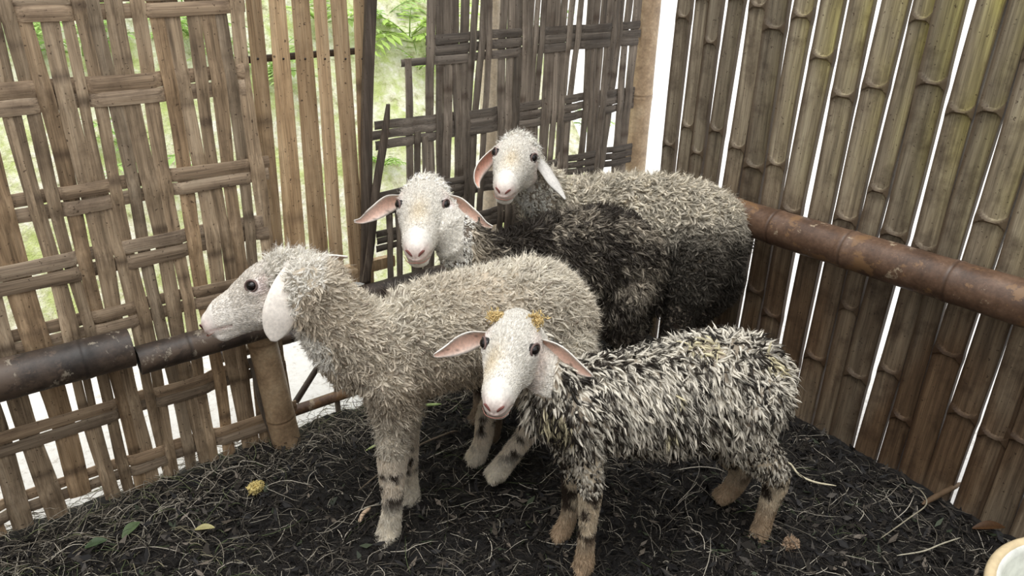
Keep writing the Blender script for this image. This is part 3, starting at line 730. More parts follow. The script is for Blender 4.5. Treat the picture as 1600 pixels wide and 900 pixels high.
    def line(nm, yz, rad, colr):
        P = [front(y, z) for y, z in yz]; P = [p for p in P if p is not None]
        if len(P) < 3: return
        P = crom(np.array(P), 3); Rr = np.full(len(P), rad * sc) * (1 - .75 * np.abs(np.linspace(-1, 1, len(P))) ** 3)
        Vt, Qt, Ct = tubes(P[None], Rr[None], 6, np.tile(np.array(colr), (1, len(P), 1))); tag(link(nm, arr_mesh(nm, Vt, Qt, col=Ct), root, None, M['skin']), 'dark line')
    for sy in (-1, 1): line('nostril', [(sy * .006, -.058), (sy * .0095, -.053), (sy * .0145, -.048), (sy * .0185, -.046)], .0024, (.16, .06, .05))
    line('mouth', [(-.026, -.066), (-.018, -.0715), (-.009, -.0735), (0, -.072), (.009, -.0735), (.018, -.0715), (.026, -.066)], .0012, (.30, .15, .12))
    # -------- fleece
    tri = V[T]; nr_ = np.cross(tri[:, 1] - tri[:, 0], tri[:, 2] - tri[:, 0]); ar = np.linalg.norm(nr_, axis=1) / 2; nr_ /= (2 * ar[:, None] + 1e-12)
    ct = tri.mean(1); cc = classify(ct); hh = hloc(ct)
    hair_w = (cc == 1) | (cc == 5) | ((cc == 4) & (ct[:, 2] < cfg.get('woolz', .22)))
    cap = (cc == 1) & (hh[:, 0] < cfg.get('cap', .05)) & ((hh[:, 2] > -.01) | (hh[:, 0] < .0))
    if cfg.get('cap', .05) > 0: cap |= (cc == 2) & (hh[:, 0] > -.02) & (np.abs(hh[:, 1]) < .1)
    bare = cfg.get('bare', lambda p: np.zeros(len(p), bool))(ct)
    wool = (~hair_w | cap) & ~bare & (ct[:, 2] > .10)
    def sample(mask, n):
        pr = ar * mask; k = rng.choice(len(ar), n, p=pr / pr.sum()); u1 = rng.random((n, 1)); u2 = rng.random((n, 1)); s1 = np.sqrt(u1)
        p = tri[k, 0] * (1 - s1) + tri[k, 1] * (s1 * (1 - u2)) + tri[k, 2] * s1 * u2
        return p, nr_[k], k
    area = (ar * wool).sum()
    n = int(area * cfg['dens'] * 1e4); p, nn, k = sample(wool, n)
    iscap = cap[k] | (cfg.get('cap', .05) > 0) & ((cc[k] == 2) & (hloc(p)[:, 0] > -.05) & (np.linalg.norm(p - O, axis=1) < cfg.get('capr', .1) * sc) & (hloc(p)[:, 2] > -.055))
    fl = cfg['fleece']
    # comb direction: back and down, swirling
    back = D[None] * fl['back'] + np.array([0, 0, -1.]) * fl['down']
    sw = np.stack([noise(p, fl['swirlf'], 0), noise(p, fl['swirlf'], 1), noise(p, fl['swirlf'], 2)], -1) * fl['swirl']
    tdir = back + sw + rng.normal(size=p.shape) * fl['jit']
    tdir -= nn * (tdir * nn).sum(1, keepdims=True); tdir /= np.linalg.norm(tdir, axis=1, keepdims=True) + 1e-9
    lift = np.clip(fl['lift'] + rng.normal(size=n) * .12, .08, 1.)[:, None]
    L = fl['len'] * rng.uniform(.6, 1.3, n) * (1 + .25 * noise(p, 12, 1)); lift = np.where(iscap[:, None], np.clip(lift + .2, .3, .9), lift); L = np.where(iscap, fl['caplen'] * rng.uniform(.6, 1.3, n), L); L = L * np.where(cc[k] >= 4, .45, np.where(cc[k] == 3, .8, 1.)) * np.where(cc[k] == 2, fl.get('neckl', .85), 1.)
    if 'lenf' in fl: L = L * fl['lenf'](p)
    Sg = 6; step = (L / (Sg - 1))[:, None]
    cur = p - nn * .004; dirv = nn * lift + tdir * (1 - lift); dirv /= np.linalg.norm(dirv, axis=1, keepdims=True)
    cax = np.cross(dirv, rng.normal(size=p.shape)); cax /= np.linalg.norm(cax, axis=1, keepdims=True); curl = fl['curl'] * rng.normal(size=(n, 1)); curl = np.where(iscap[:, None], curl * 1.2 + .15, curl)
    pts = [cur]
    for i in range(Sg - 1):
        cur = cur + dirv * step; pts.append(cur)
        dirv = dirv + np.cross(cax, dirv) * curl + np.array([0, 0, -1.]) * fl['grav'] + tdir * fl['lay']
        dirv /= np.linalg.norm(dirv, axis=1, keepdims=True)
    P = np.stack(pts, 1)
    # keep locks from sinking back into the body
    prof = np.array(fl['prof']); R = (fl['rad'] * rng.uniform(.6, 1.4, n) * np.where(iscap, .8, 1))[:, None] * prof[None]
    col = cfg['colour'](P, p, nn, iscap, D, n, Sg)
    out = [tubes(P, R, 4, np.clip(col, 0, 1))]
    # finer strands around each lock
    ns = fl['strands']; kk = np.repeat(np.arange(n), ns); off = rng.normal(size=(len(kk), 1, 3)) * (fl['rad'] * 1.05) * np.linspace(1, .9 + fl['fuzz'], Sg)[None, :, None]
    wob = rng.normal(size=(len(kk), Sg, 3)) * fl['rad'] * .25
    Ps = P[kk] + off + wob; Ps = Ps[:, 0:1] + (Ps - Ps[:, 0:1]) * rng.uniform(.7, 1.2 + fl['fuzz'] * .3, (len(kk), 1, 1))
    Ws = np.array([.9, .9, .8, .65, .45, .12])[None] * fl['sw'] * rng.uniform(.7, 1.3, (len(kk), 1))
    cs = col[kk] * rng.uniform(.8, 1.2, (len(kk), 1, 1))
    out.append(ribbons(Ps, Ws, np.clip(cs, 0, 1)))
    Vf, Qf, Cf = joinarr(out)
    link('fleece', arr_mesh('fleece', Vf, Qf, col=Cf), root, None, M[cfg['woolmat']])
    # -------- short hair on face and legs
    hm = (hair_w | bare) & ~cap & ~((cc == 1) & (hh[:, 0] > .222)) 
    for sy in (-1, 1):
        e = HL(.093, sy * .050, .006); hm &= np.linalg.norm(ct - e, axis=1) > .0145 * sc
    n2 = int((ar * hm).sum() * 34 * 1e4 * cfg.get('hairdens', 1)); p, nn, k = sample(hm, n2); hface = cc[k] == 1
    td = np.where(hface[:, None], -f[None] * 1.0 + u[None] * .25 * np.sign(hloc(p)[:, 2:3] + .03), np.array([0, 0, -1.])[None] + D[None] * .15) + rng.normal(size=p.shape) * .3
    td -= nn * (td * nn).sum(1, keepdims=True); td /= np.linalg.norm(td, axis=1, keepdims=True) + 1e-9
    L = np.where(hface, .008, .016) * rng.uniform(.6, 1.4, n2) * sc
    L = np.where(hface & (hloc(p)[:, 0] > .17), L * .5, L)
    li = rng.uniform(.12, .38, (n2, 1)); P = [p]
    dv = td * (1 - li) + nn * li
    for i in range(3): P.append(P[-1] + dv * (L / 3)[:, None]); dv = dv - nn * .1
    P = np.stack(P, 1)
    # colour from the nearest body vertex of the triangle
    cb_ = C[T[k][:, 0]]; cb_ = cb_ * rng.uniform(.85, 1.12, (n2, 1)); cb_ = np.where(hface[:, None], np.maximum(cb_, 0) * 1.03, cb_)
    Vh, Qh, Ch = ribbons(P, np.array([.8, .7, .5, .12])[None] * .00075 * rng.uniform(.7, 1.3, (n2, 1)), np.clip(np.repeat(cb_[:, None], 4, 1), 0, 1))
    link('short_hair', arr_mesh('short_hair', Vh, Qh, col=Ch), root, None, M['hair'])
    print('SHEEP', N, 'area %.2f' % area, 'locks', n, 'hairs', n2, 'nose', [round(v) for v in proj(HL(.24, 0, -.05))[:2]], 'poll', [round(v) for v in proj(HL(0, 0, .035))[:2]],
          'eyes', [[round(v) for v in proj(HL(.083, s * .052, .004))[:2]] for s in (-1, 1)], 'topz %.2f' % V[:, 2].max(), 'minz %.3f' % V[:, 2].min(),
          'bbox', V.min(0).round(2), V.max(0).round(2))
    return root, HL, J

def mixc(a, b, k): return a * (1 - k[..., None]) + b * k[..., None]
CREAM = np.array((.88, .82, .70)); BEIGE = np.array((.66, .56, .43)); GREY = np.array((.40, .35, .29)); DK = np.array((.035, .028, .022)); YEL = np.array((.82, .74, .50)); WHT = np.array((.93, .89, .81))
def tipk(Sg, e=1.5): return (np.linspace(0, 1, Sg) ** e)[None, :]
def col_muddy_spiky(P, p, nn, cap, D, n, Sg):
    # cream at the root, wet black mud on most tips; a few clean yellow tufts
    pale = np.where((noise(p, 22, 0) > .95)[:, None], YEL, CREAM * .95) * rng.uniform(.75, 1.08, (n, 1))
    amt = np.clip(.62 + .45 * noise(p, 17, 1) + rng.normal(size=n) * .38, 0, 1)
    k = np.clip(tipk(Sg, .6) * 2.4 * amt[:, None], 0, 1); k = np.where((rng.random(n) < .36)[:, None], k * .05, k)
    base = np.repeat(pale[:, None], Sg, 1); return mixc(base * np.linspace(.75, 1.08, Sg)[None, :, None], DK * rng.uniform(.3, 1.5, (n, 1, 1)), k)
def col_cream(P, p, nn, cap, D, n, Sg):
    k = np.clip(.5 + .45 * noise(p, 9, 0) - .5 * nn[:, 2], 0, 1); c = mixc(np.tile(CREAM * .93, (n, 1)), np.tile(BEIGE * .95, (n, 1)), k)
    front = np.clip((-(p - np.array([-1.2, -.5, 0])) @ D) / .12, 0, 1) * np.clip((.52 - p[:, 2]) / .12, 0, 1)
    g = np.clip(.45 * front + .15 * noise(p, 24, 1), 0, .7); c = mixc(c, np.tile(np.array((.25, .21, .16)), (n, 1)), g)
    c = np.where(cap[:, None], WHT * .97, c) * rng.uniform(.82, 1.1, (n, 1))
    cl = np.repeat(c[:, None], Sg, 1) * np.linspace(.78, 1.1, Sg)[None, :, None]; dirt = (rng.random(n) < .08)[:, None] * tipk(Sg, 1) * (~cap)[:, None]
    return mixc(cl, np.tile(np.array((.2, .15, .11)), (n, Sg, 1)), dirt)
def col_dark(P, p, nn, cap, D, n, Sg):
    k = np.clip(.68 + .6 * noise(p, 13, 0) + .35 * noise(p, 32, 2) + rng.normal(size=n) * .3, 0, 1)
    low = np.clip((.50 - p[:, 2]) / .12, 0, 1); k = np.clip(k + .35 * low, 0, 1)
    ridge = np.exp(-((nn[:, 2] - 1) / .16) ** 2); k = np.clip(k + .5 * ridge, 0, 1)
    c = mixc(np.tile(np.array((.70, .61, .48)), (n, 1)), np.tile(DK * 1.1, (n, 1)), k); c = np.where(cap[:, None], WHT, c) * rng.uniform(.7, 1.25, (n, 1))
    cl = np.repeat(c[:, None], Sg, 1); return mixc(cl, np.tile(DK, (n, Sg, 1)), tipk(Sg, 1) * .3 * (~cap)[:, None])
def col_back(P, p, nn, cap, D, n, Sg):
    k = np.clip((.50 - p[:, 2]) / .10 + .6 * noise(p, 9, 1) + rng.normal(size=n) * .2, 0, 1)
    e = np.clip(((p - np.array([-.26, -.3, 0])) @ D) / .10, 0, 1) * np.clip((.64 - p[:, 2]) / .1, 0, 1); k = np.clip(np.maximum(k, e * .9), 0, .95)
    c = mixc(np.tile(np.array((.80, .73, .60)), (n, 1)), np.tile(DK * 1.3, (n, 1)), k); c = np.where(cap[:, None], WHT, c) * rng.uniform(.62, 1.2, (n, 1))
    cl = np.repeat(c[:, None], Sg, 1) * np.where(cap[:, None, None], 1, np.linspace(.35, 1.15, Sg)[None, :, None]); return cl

FACE_S = (1, 0, 0)
sheep1 = dict(name='front muddy', label='front right sheep with spiky wet black-and-cream muddy fleece, facing the camera', P0=(-.969, -.862), D=(.936, -.351),
    torso=[((862, 628, 0), .060, .072), ((905, 628, 0), .085, .090), ((980, 628, 0), .105, .113), ((1055, 620, 0), .115, .130), ((1120, 600, 0), .112, .124), ((1165, 594, 0), .095, .108), ((1188, 598, 0), .07, .085)],
    head=dict(scale=1.08, f=(-.19, -.37, -.91), s=(1, -.12, -.16), eye_mid=(798, 537), Z=1.56),
    neck_pts=[(888, 625, .0, .070, .078), (866, 604, .005, .058, .064)],
    legs=[[(905, 640, .045, .06), (918, 700, .058, .036), (922, 765, .058, .0250), (917, 835, .060, .0165), (912, 884, .060, .0215)],
          [(895, 640, -.045, .055), (890, 695, -.05, .032), (893, 745, -.05, .022), (890, 800, -.05, .018), (878, 832, -.05, .020)],
          [(1175, 620, .055, .085), (1165, 680, .065, .060), (1211, 742, .062, .033), (1197, 800, .06, .0195), (1181, 850, .06, .024)],
          [(1170, 620, -.055, .08), (1140, 690, -.06, .05), (1158, 728, -.06, .030), (1148, 757, -.06, .024), (1134, 772, -.06, .022)]],
    tail=[(1195, 570, 0, .03), (1205, 615, 0, .026), (1207, 655, 0, .018)],
    ears=[dict(pts=[(764, 526, .075, .012), (735, 531, .06, .0225), (708, 543, .05, .019), (686, 553, .03, .008), (677, 556, .03, .002)], inner=(.0, -.45, -.9), cup=.30, specks=3),
          dict(pts=[(840, 534, .07, .012), (868, 548, .05, .0235), (894, 568, .045, .020), (915, 582, .04, .010), (926, 588, .04, .002)], inner=(-.25, -.55, -.8), cup=.30, specks=2)],
    under=(.30, .25, .19), legcol=(.72, .62, .47), legmud=.20, hoofcol=(.52, .38, .25), face=(.76, .73, .67), stain=-.022,
    cap=-.2, dens=2.7, woolmat='mudwool', woolz=.20,
    fleece=dict(back=.35, down=1.0, swirl=.35, swirlf=9, jit=.25, lift=.42, len=.034, caplen=.01, curl=.17, grav=.14, lay=.14, rad=.0030, prof=(.9, 1.1, 1., .85, .55, .08), strands=2, fuzz=.2, sw=.0006),
    colour=col_muddy_spiky)
sheep2 = dict(name='cream', label='cream clean-woolled sheep in profile with drooping white ear, left of the group', P0=(-1.25, -.50), D=(.975, -.22),
    torso=[((560, 545, 0), .075, .095), ((620, 545, 0), .098, .112), ((700, 518, 0), .112, .132), ((780, 503, 0), .118, .138), ((832, 492, 0), .112, .132), ((868, 496, 0), .092, .108), ((884, 504, 0), .070, .08)],
    head=dict(scale=1.12, f=(-.96, -.25, -.06), s=(-.10, -.22, -.97), eye_mid=(411, 438), Z=1.70, face_len=.74, uphint=(-.3, 1, 0)),
    neck_pts=[(585, 545, 0, .085, .105), (545, 522, .005, .076, .090), (512, 486, .01, .062, .072), (480, 450, .01, .048, .056)],
    legs=[[(612, 590, .05, .07), (616, 650, .055, .042), (613, 728, .055, .031), (613, 790, .06, .021), (607, 835, .06, .027)],
          [(625, 590, -.045, .065), (632, 640, -.045, .038), (634, 712, -.045, .028), (640, 752, -.045, .019), (641, 777, -.045, .025)],
          [(870, 545, .05, .09), (838, 610, .03, .055), (836, 655, .01, .030), (800, 708, .0, .024), (777, 738, .0, .026)],
          [(860, 545, -.06, .085), (805, 600, -.07, .05), (764, 640, -.08, .027), (755, 685, -.08, .022), (745, 712, -.08, .024)]],
    ears=[dict(pts=[(452, 420, -.060, .012), (447, 452, -.105, .030), (439, 490, -.112, .037), (431, 518, -.105, .025), (427, 533, -.10, .006)], inner=(-.45, .1, .9), cup=.15, pink=(.8, .6, .54), back=(.97, .94, .92)),
          dict(pts=[(478, 402, .05, .012), (500, 400, .055, .014), (522, 401, .06, .011), (543, 402, .06, .003)], inner=(0, -.9, -.3), cup=.2, back=(1, 1, 1))],
    under=(.45, .38, .29), legcol=(.82, .74, .62), legmud=-.25, hoofcol=(.80, .75, .64), face=(.80, .76, .70), stain=.5,
    cap=.062, capr=.13, dens=3.2, woolmat='wool', woolz=.25,
    bare=lambda p: (p[:, 2] < .345) & (p[:, 0] > -1.16) & (p[:, 2] > .2) & (p[:, 0] < -.83),
    fleece=dict(back=1.0, down=.65, swirl=.9, swirlf=11, jit=.35, lift=.45, len=.026, caplen=.022, curl=.38, grav=.03, lay=.05, rad=.0025, prof=(.8, 1.1, 1.1, 1.0, .75, .25), strands=7, fuzz=.7, sw=.00045),
    colour=col_cream)
sheep3 = dict(name='middle dark', label='middle sheep with dark mud-matted fleece and white face, ears spread wide, behind the cream sheep', P0=(-.85, -.32), D=(.97, -.24),
    torso=[((748, 420, 0), .065, .080), ((800, 420, 0), .085, .108), ((870, 408, 0), .10, .132), ((935, 398, 0), .105, .138), ((978, 404, 0), .10, .126), ((1000, 420, 0), .078, .10), ((1010, 436, 0), .06, .08)],
    head=dict(scale=1.26, f=(-.02, -.38, -.92), s=(1, .0, -.02), eye_mid=(661, 317), Z=1.96),
    neck_pts=[(780, 425, .0, .070, .090), (740, 400, .02, .062, .075), (705, 365, .05, .054, .062)],
    legs=[[('a', .0, .05, .33, .055), ('a', .0, .055, .24, .036), ('a', .0, .055, .16, .024), ('a', .0, .055, .06, .020), ('a', -.01, .055, .015, .022)],
          [('a', .0, -.05, .33, .055), ('a', .0, -.05, .24, .036), ('a', .0, -.05, .16, .024), ('a', .0, -.05, .06, .020), ('a', -.01, -.05, .015, .022)],
          [(975, 450, .05, .08), (962, 500, .055, .055), ('a', .46, .055, .20, .028), ('a', .44, .055, .07, .020), ('a', .43, .055, .015, .023)],
          [(985, 450, -.05, .08), (985, 510, -.055, .055), ('a', .50, -.055, .20, .028), ('a', .48, -.055, .07, .020), ('a', .47, -.055, .015, .023)]],
    tail=[(1015, 400, 0, .03), (1024, 440, 0, .028), (1026, 480, 0, .02)],
    ears=[dict(pts=[(630, 311, .085, .013), (606, 318, .07, .0245), (584, 333, .04, .019), (566, 344, .04, .009), (553, 346, .04, .003)], inner=(-.05, -.5, -.85), cup=.32),
          dict(pts=[(695, 309, .085, .013), (720, 320, .07, .0245), (741, 337, .045, .019), (757, 350, .04, .010), (770, 355, .04, .003)], inner=(.0, -.6, -.8), cup=.32, specks=3)],
    under=(.10, .08, .06), legcol=(.5, .42, .33), legmud=.5, hoofcol=(.3, .22, .15), face=(.76, .73, .67), stain=.0,
    cap=.055, dens=2.6, woolmat='mudwool', woolz=.18,
    fleece=dict(back=.5, down=.9, swirl=.7, swirlf=12, jit=.4, lift=.42, len=.030, caplen=.014, curl=.38, grav=.08, lay=.10, rad=.0030, prof=(.8, 1.1, 1.1, .9, .6, .12), strands=5, fuzz=.4, sw=.00055),
    colour=col_dark)
sheep4 = dict(name='back', label='rearmost sheep in the corner with curly beige back, muddy flank and drooping ears', P0=(-.50, -.22), D=(.74, -.67),
    torso=[((858, 335, 0), .070, .085), ((905, 338, 0), .088, .105), ((970, 342, 0), .098, .122), ((1045, 345, 0), .102, .126), ((1092, 356, 0), .096, .122), ((1118, 373, 0), .080, .10), ((1130, 386, 0), .060, .082)],
    head=dict(scale=1.13, f=(-.16, -.36, -.92), s=(1, -.18, -.14), eye_mid=(805, 241), Z=2.12),
    neck_pts=[(880, 335, .0, .072, .09), (855, 310, .02, .062, .075), (832, 285, .04, .054, .062)],
    legs=[[('a', .02, .05, .33, .055), ('a', .02, .055, .24, .036), ('a', .02, .055, .16, .024), ('a', .02, .055, .06, .020), ('a', .01, .055, .015, .022)],
          [('a', .02, -.05, .33, .055), ('a', .02, -.05, .24, .036), ('a', .02, -.05, .16, .024), ('a', .02, -.05, .06, .020), ('a', .01, -.05, .015, .022)],
          [(1090, 390, .05, .085), (1075, 450, .06, .062), ('a', .36, .055, .20, .030), ('a', .34, .055, .07, .020), ('a', .33, .055, .015, .023)],
          [(1110, 400, -.05, .08), (1120, 450, -.055, .06), ('a', .42, -.055, .20, .030), ('a', .40, -.055, .07, .020), ('a', .39, -.055, .015, .023)]],
    tail=[(1128, 340, 0, .03), (1140, 385, 0, .03), (1143, 430, 0, .022)],
    ears=[dict(pts=[(780, 230, .08, .012), (762, 248, .06, .022), (748, 265, .04, .022), (744, 282, .03, .014), (748, 294, .02, .004)], inner=(.75, -.25, -.6), cup=.42, pink=(.85, .42, .30)),
          dict(pts=[(834, 243, .08, .012), (851, 262, .07, .021), (864, 282, .05, .020), (876, 300, .045, .010), (883, 312, .04, .003)], inner=(-.55, -.2, .8), cup=.30, back=(.86, .86, .88))],
    under=(.22, .18, .13), legcol=(.5, .42, .33), legmud=.5, hoofcol=(.3, .22, .15), face=(.75, .72, .66), stain=.0,
    cap=.055, dens=2.5, woolmat='wool', woolz=.18,
    fleece=dict(back=.7, down=.8, swirl=1.0, swirlf=10, jit=.4, lift=.5, len=.034, caplen=.016, curl=.50, grav=.06, lay=.06, rad=.0034, prof=(.7, 1.1, 1.15, 1.0, .7, .2), strands=6, fuzz=.5, sw=.00055),
    colour=col_back)
heads = []
for cfg in (sheep1, sheep2, sheep3, sheep4): heads.append(build_sheep(cfg))
# straw-coloured horn buds with crumbs of feed on the front sheep
root, HL, J = heads[0]
for (px, py, r) in ((775, 496, .010), (836, 502, .014)):
    c0 = at_depth(px, py, 1.60); n = 260
    q = c0 + rng.normal(size=(n, 3)) * np.array([r * .75, r * .75, r * .45]); d = rng.normal(size=(n, 3)) + np.array([0, 0, .6]); d /= np.linalg.norm(d, axis=1, keepdims=True)
    P = np.stack([q, q + d * .005, q + d * .009 + rng.normal(size=(n, 3)) * .001], 1)
    Vt, Qt, Ct = tubes(P, np.tile([.0016, .0014, .0003], (n, 1)), 4, np.tile(np.array((.80, .62, .30)), (n, 3, 1)) * rng.uniform(.7, 1.15, (n, 1, 1)))
    tag(link('horn_bud', arr_mesh('horn_bud', Vt, Qt, col=np.clip(Ct, 0, 1)), root, None, M['wool']), 'crusty straw-yellow horn bud')

# ================================================================== BEDDING
def bz(p): return bed_h(p[:, 0], p[:, 1])
def strands(n, length, rad, cols, bend, zlift, region, edge=-.03):
    x = rng.uniform(region[0], region[1], n); y = rng.uniform(region[2], region[3], n); th = rng.uniform(0, 6.283, n); Sg = 7
    L = length * rng.uniform(.35, 1.4, n); k = rng.normal(size=n) * bend; k2 = rng.normal(size=n) * bend * 1.2
    P = np.zeros((n, Sg, 3)); px, py = x.copy(), y.copy(); z0 = zlift * rng.random(n); tz = rng.normal(size=n) * .25
    for i in range(Sg):
        t = i / (Sg - 1); P[:, i, 0] = px; P[:, i, 1] = py
        P[:, i, 2] = bed_h(px, py) + z0 * (.4 + .6 * math.sin(math.pi * t)) + np.abs(tz) * L * t * (tz > .25) + .0015
        th = th + (k + k2 * (t - .5)) / Sg; px = px + np.cos(th) * L / Sg; py = py + np.sin(th) * L / Sg
    ok = (P[:, :, 1].max(1) < edge) & (P[:, :, 0].max(1) < -.02)
    P = P[ok]; n = len(P); R = rad * rng.uniform(.5, 1.5, (n, 1)) * np.array([.7, 1, 1, .95, .9, .75, .3])[None]
    ci = rng.choice(len(cols), n, p=np.array([c[1] for c in cols]) / sum(c[1] for c in cols)); cc = np.array([c[0] for c in cols])[ci] * rng.uniform(.6, 1.4, (n, 1))
    return tubes(P, R, 4, np.clip(np.repeat(cc[:, None], Sg, 1), 0, 1))
dark = [((.012, .010, .009), 5), ((.028, .024, .020), 3), ((.10, .088, .07), 1.4), ((.36, .33, .27), .8)]
A = strands(34000, .060, .0008, dark, 1.3, .016, (-2.7, 0, -2.0, -.04))
B = strands(4200, .14, .0009, [((.035, .030, .025), 4), ((.14, .125, .10), 2.0), ((.46, .42, .35), 1.2), ((.07, .09, .04), .3)], 1.6, .022, (-2.7, 0, -2.0, -.04))
Cn = strands(1900, .09, .0008, [((.42, .38, .31), 2), ((.15, .13, .10), 3), ((.16, .18, .09), .5)], 1.2, .02, (-2.6, -.75, -.17, .06), .07)
Dn = strands(300, .06, .0011, [((.06, .075, .035), 3), ((.20, .18, .12), 3)], 1.2, .022, (-2.4, -1.6, -.5, -.15))
Vb, Qb, Cb = joinarr([A, B, Cn, Dn])
tag(link('straw', arr_mesh('straw', Vb, Qb, col=Cb), None, (-1.2, -1, 0), M['strawmat']), 'dark trampled bedding of twigs and straw covering the pen floor', 'bedding', kind='stuff')
# leaf litter: small curled flakes
n = 15000; x = rng.uniform(-2.7, -.02, n); y = rng.uniform(-2.0, -.05, n); th = rng.uniform(0, 6.28, n); L = .013 * rng.uniform(.4, 1.6, n); Wd = L * rng.uniform(.2, .45, n)
ax = np.stack([np.cos(th), np.sin(th), rng.normal(size=n) * .35], -1); ay = np.stack([-np.sin(th), np.cos(th), rng.normal(size=n) * .45], -1)
c0 = np.stack([x, y, bed_h(x, y) + rng.uniform(.001, .016, n)], -1); az = np.cross(ax, ay)
V = np.stack([c0 - ax * L[:, None], c0 - ay * Wd[:, None] + az * .001, c0 + ax * L[:, None] + az * (L * .4)[:, None], c0 + ay * Wd[:, None]], 1).reshape(-1, 3)
ci = rng.choice(4, n, p=[.62, .27, .07, .04]); cc = np.array([(.010, .009, .009), (.035, .030, .025), (.12, .10, .08), (.04, .05, .03)])[ci] * rng.uniform(.6, 1.5, (n, 1))
tag(link('leaf_litter', arr_mesh('leaf_litter', V, np.arange(4 * n).reshape(-1, 4), col=np.repeat(cc, 4, 0)), None, (-1.2, -1, 0), M['strawmat']), 'black wet leaf crumbs mixed through the bedding', 'leaf litter', kind='stuff')

# ------------------------------------------------------------------ single things lying on the bedding
def lying(name, pts, rad, col, label, cat, K=8, mat='strawmat', lift=.014):
    P = np.array([floor_at(x, y, .014) + np.array([0, 0, lift * k]) for x, y, k in pts]); a = crom(P, 6)
    R = rad * (1 - .5 * np.abs(np.linspace(-1, 1, len(a))) ** 4)
    R[0] = R[-1] = rad * .3
    V, Q, C = tubes(a[None], R[None], K, np.tile(np.array(col), (1, len(a), 1)) * (1 + .12 * np.sin(np.arange(len(a)) * 2.1))[None, :, None])
    return tag(link(name, arr_mesh(name, V, Q, col=np.clip(C, 0, 1)), None, tuple(a[0]), M[mat]), label, cat)
def leaf(name, px, py, L, Wd, ang, col, label, cat='leaf', curl=.3, z=.02, c=None):
    c = floor_at(px, py, z) if c is None else c; n = 12; K = 5; V = []; C = []
    dx = np.array([math.cos(ang), math.sin(ang), .12]); dy = np.array([-math.sin(ang), math.cos(ang), .25])
    for i in range(n):
        t = i / (n - 1); wd = Wd * math.sin(math.pi * min(1, t * .96 + .03)) ** .8
        for j in range(K):
            v = (j / (K - 1) - .5) * 2; p = c + dx * (t - .5) * L + dy * v * wd + ZA * (curl * L * .3 * math.sin(math.pi * t) + abs(v) * wd * .35)
            V.append(p); C.append(np.array(col) * (.8 if j == 2 else 1))
    o = len(V); V += [p - ZA * .0006 for p in V]; C += C
    Q = []
    for i in range(n - 1):
        for j in range(K - 1): p = i * K + j; Q += [(p, p + K, p + K + 1, p + 1), (o + p, o + p + 1, o + p + K + 1, o + p + K)]
    return tag(link(name, arr_mesh(name, V, Q, col=np.clip(C, 0, 1)), None, tuple(c), M['leafmat']), label, cat)
lying('dry_straw', [(1213, 724, .5), (1232, 730, 1), (1247, 748, 1), (1272, 757, .6), (1306, 761, .3)], .0030, (.62, .56, .40), 'pale curved straw stem beside the hind leg of the front sheep', 'straw')
lying('dry_straw', [(1375, 845, .6), (1420, 815, 1), (1445, 795, 1), (1440, 775, .8), (1425, 760, .3)], .0018, (.30, .27, .2), 'grey curved stem on the bedding right of the front sheep', 'straw')
lying('dry_straw', [(1400, 872, .6), (1440, 868, 1), (1470, 855, .8), (1500, 842, .3)], .0020, (.42, .39, .3), 'long pale stem lying near the front right of the bedding', 'straw')
lying('bamboo_stick', [(1268, 645, .6), (1300, 652, .8), (1333, 658, .4)], .0055, (.30, .24, .13), 'yellowish stick lying at the foot of the slatted wall', 'stick')
lying('grass_blade', [(645, 641, .8), (665, 639, 1), (690, 636, .8)], .0048, (.42, .55, .22), 'short green stem on the straw behind the cream sheep\'s front legs', 'grass')
lying('grass_blade', [(572, 707, .5), (590, 700, .8), (604, 698, .5)], .0036, (.40, .48, .20), 'thin green stem left of the cream sheep\'s front leg', 'grass')
lying('dry_twig', [(560, 768, .3), (640, 710, .9), (700, 683, 1), (716, 676, .4)], .0032, (.14, .11, .08), 'straight dark twig lying behind the cream sheep\'s front legs', 'twig')
lying('bamboo_splinter', [(561, 818, .3), (568, 806, .5), (579, 796, .4)], .0055, (.60, .45, .32), 'short pale wood splinter lying left of the cream sheep\'s front hoof', 'splinter')
lying('root_stalk', [(1440, 790, .3), (1470, 776, .8), (1500, 762, 1.2)], .008, (.13, .085, .05), 'brown frayed root stalk at the foot of the slatted wall', 'root')
leaf('dry_leaf', 1545, 825, .08, .012, -.7, (.10, .05, .022), 'brown curled dry leaf near the right edge of the bedding')
leaf('yellow_leaf', 1455, 733, .06, .010, -.9, (.20, .22, .05), 'yellow-green leaf by the foot of the slatted wall')
leaf('green_leaf', 205, 828, .055, .012, .5, (.12, .17, .08), 'green leaf on the bedding under the left panel')
leaf('green_leaf', 150, 850, .05, .011, -.2, (.08, .12, .06), 'dull green leaf at the far lower left of the bedding')
leaf('yellow_leaf', 320, 826, .05, .008, -.6, (.50, .46, .22), 'small yellow leaf halfway along the left bedding')
leaf('bamboo_leaf', 552, 437, .07, .012, .1, (.5, .5, .47), 'pale grey leaf resting on the dark rail behind the cream sheep\'s neck', c=np.array([wall_l(552, 437, RY)[0], RY, a2[2] + .040]))
def clod(name, px, py, r, col, label, cat, z=.012):
    c = floor_at(px, py, z); n = 420; d = rng.normal(size=(n, 3)); d /= np.linalg.norm(d, axis=1, keepdims=True); q = c + d * r * np.array([1.1, .9, .75]) * rng.uniform(.55, 1, (n, 1))
    P = np.stack([q - d * .002, q + d * .003 + rng.normal(size=(n, 3)) * .0015, q + d * .006 + rng.normal(size=(n, 3)) * .003], 1)
    V, Q, C = tubes(P, np.tile([.0035, .003, .0006], (n, 1)) * rng.uniform(.6, 1.3, (n, 1)), 5, np.tile(np.array(col), (n, 3, 1)) * rng.uniform(.6, 1.2, (n, 1, 1)))
    return tag(link(name, arr_mesh(name, V, Q, col=np.clip(C, 0, 1)), None, tuple(c), M['strawmat']), label, cat)
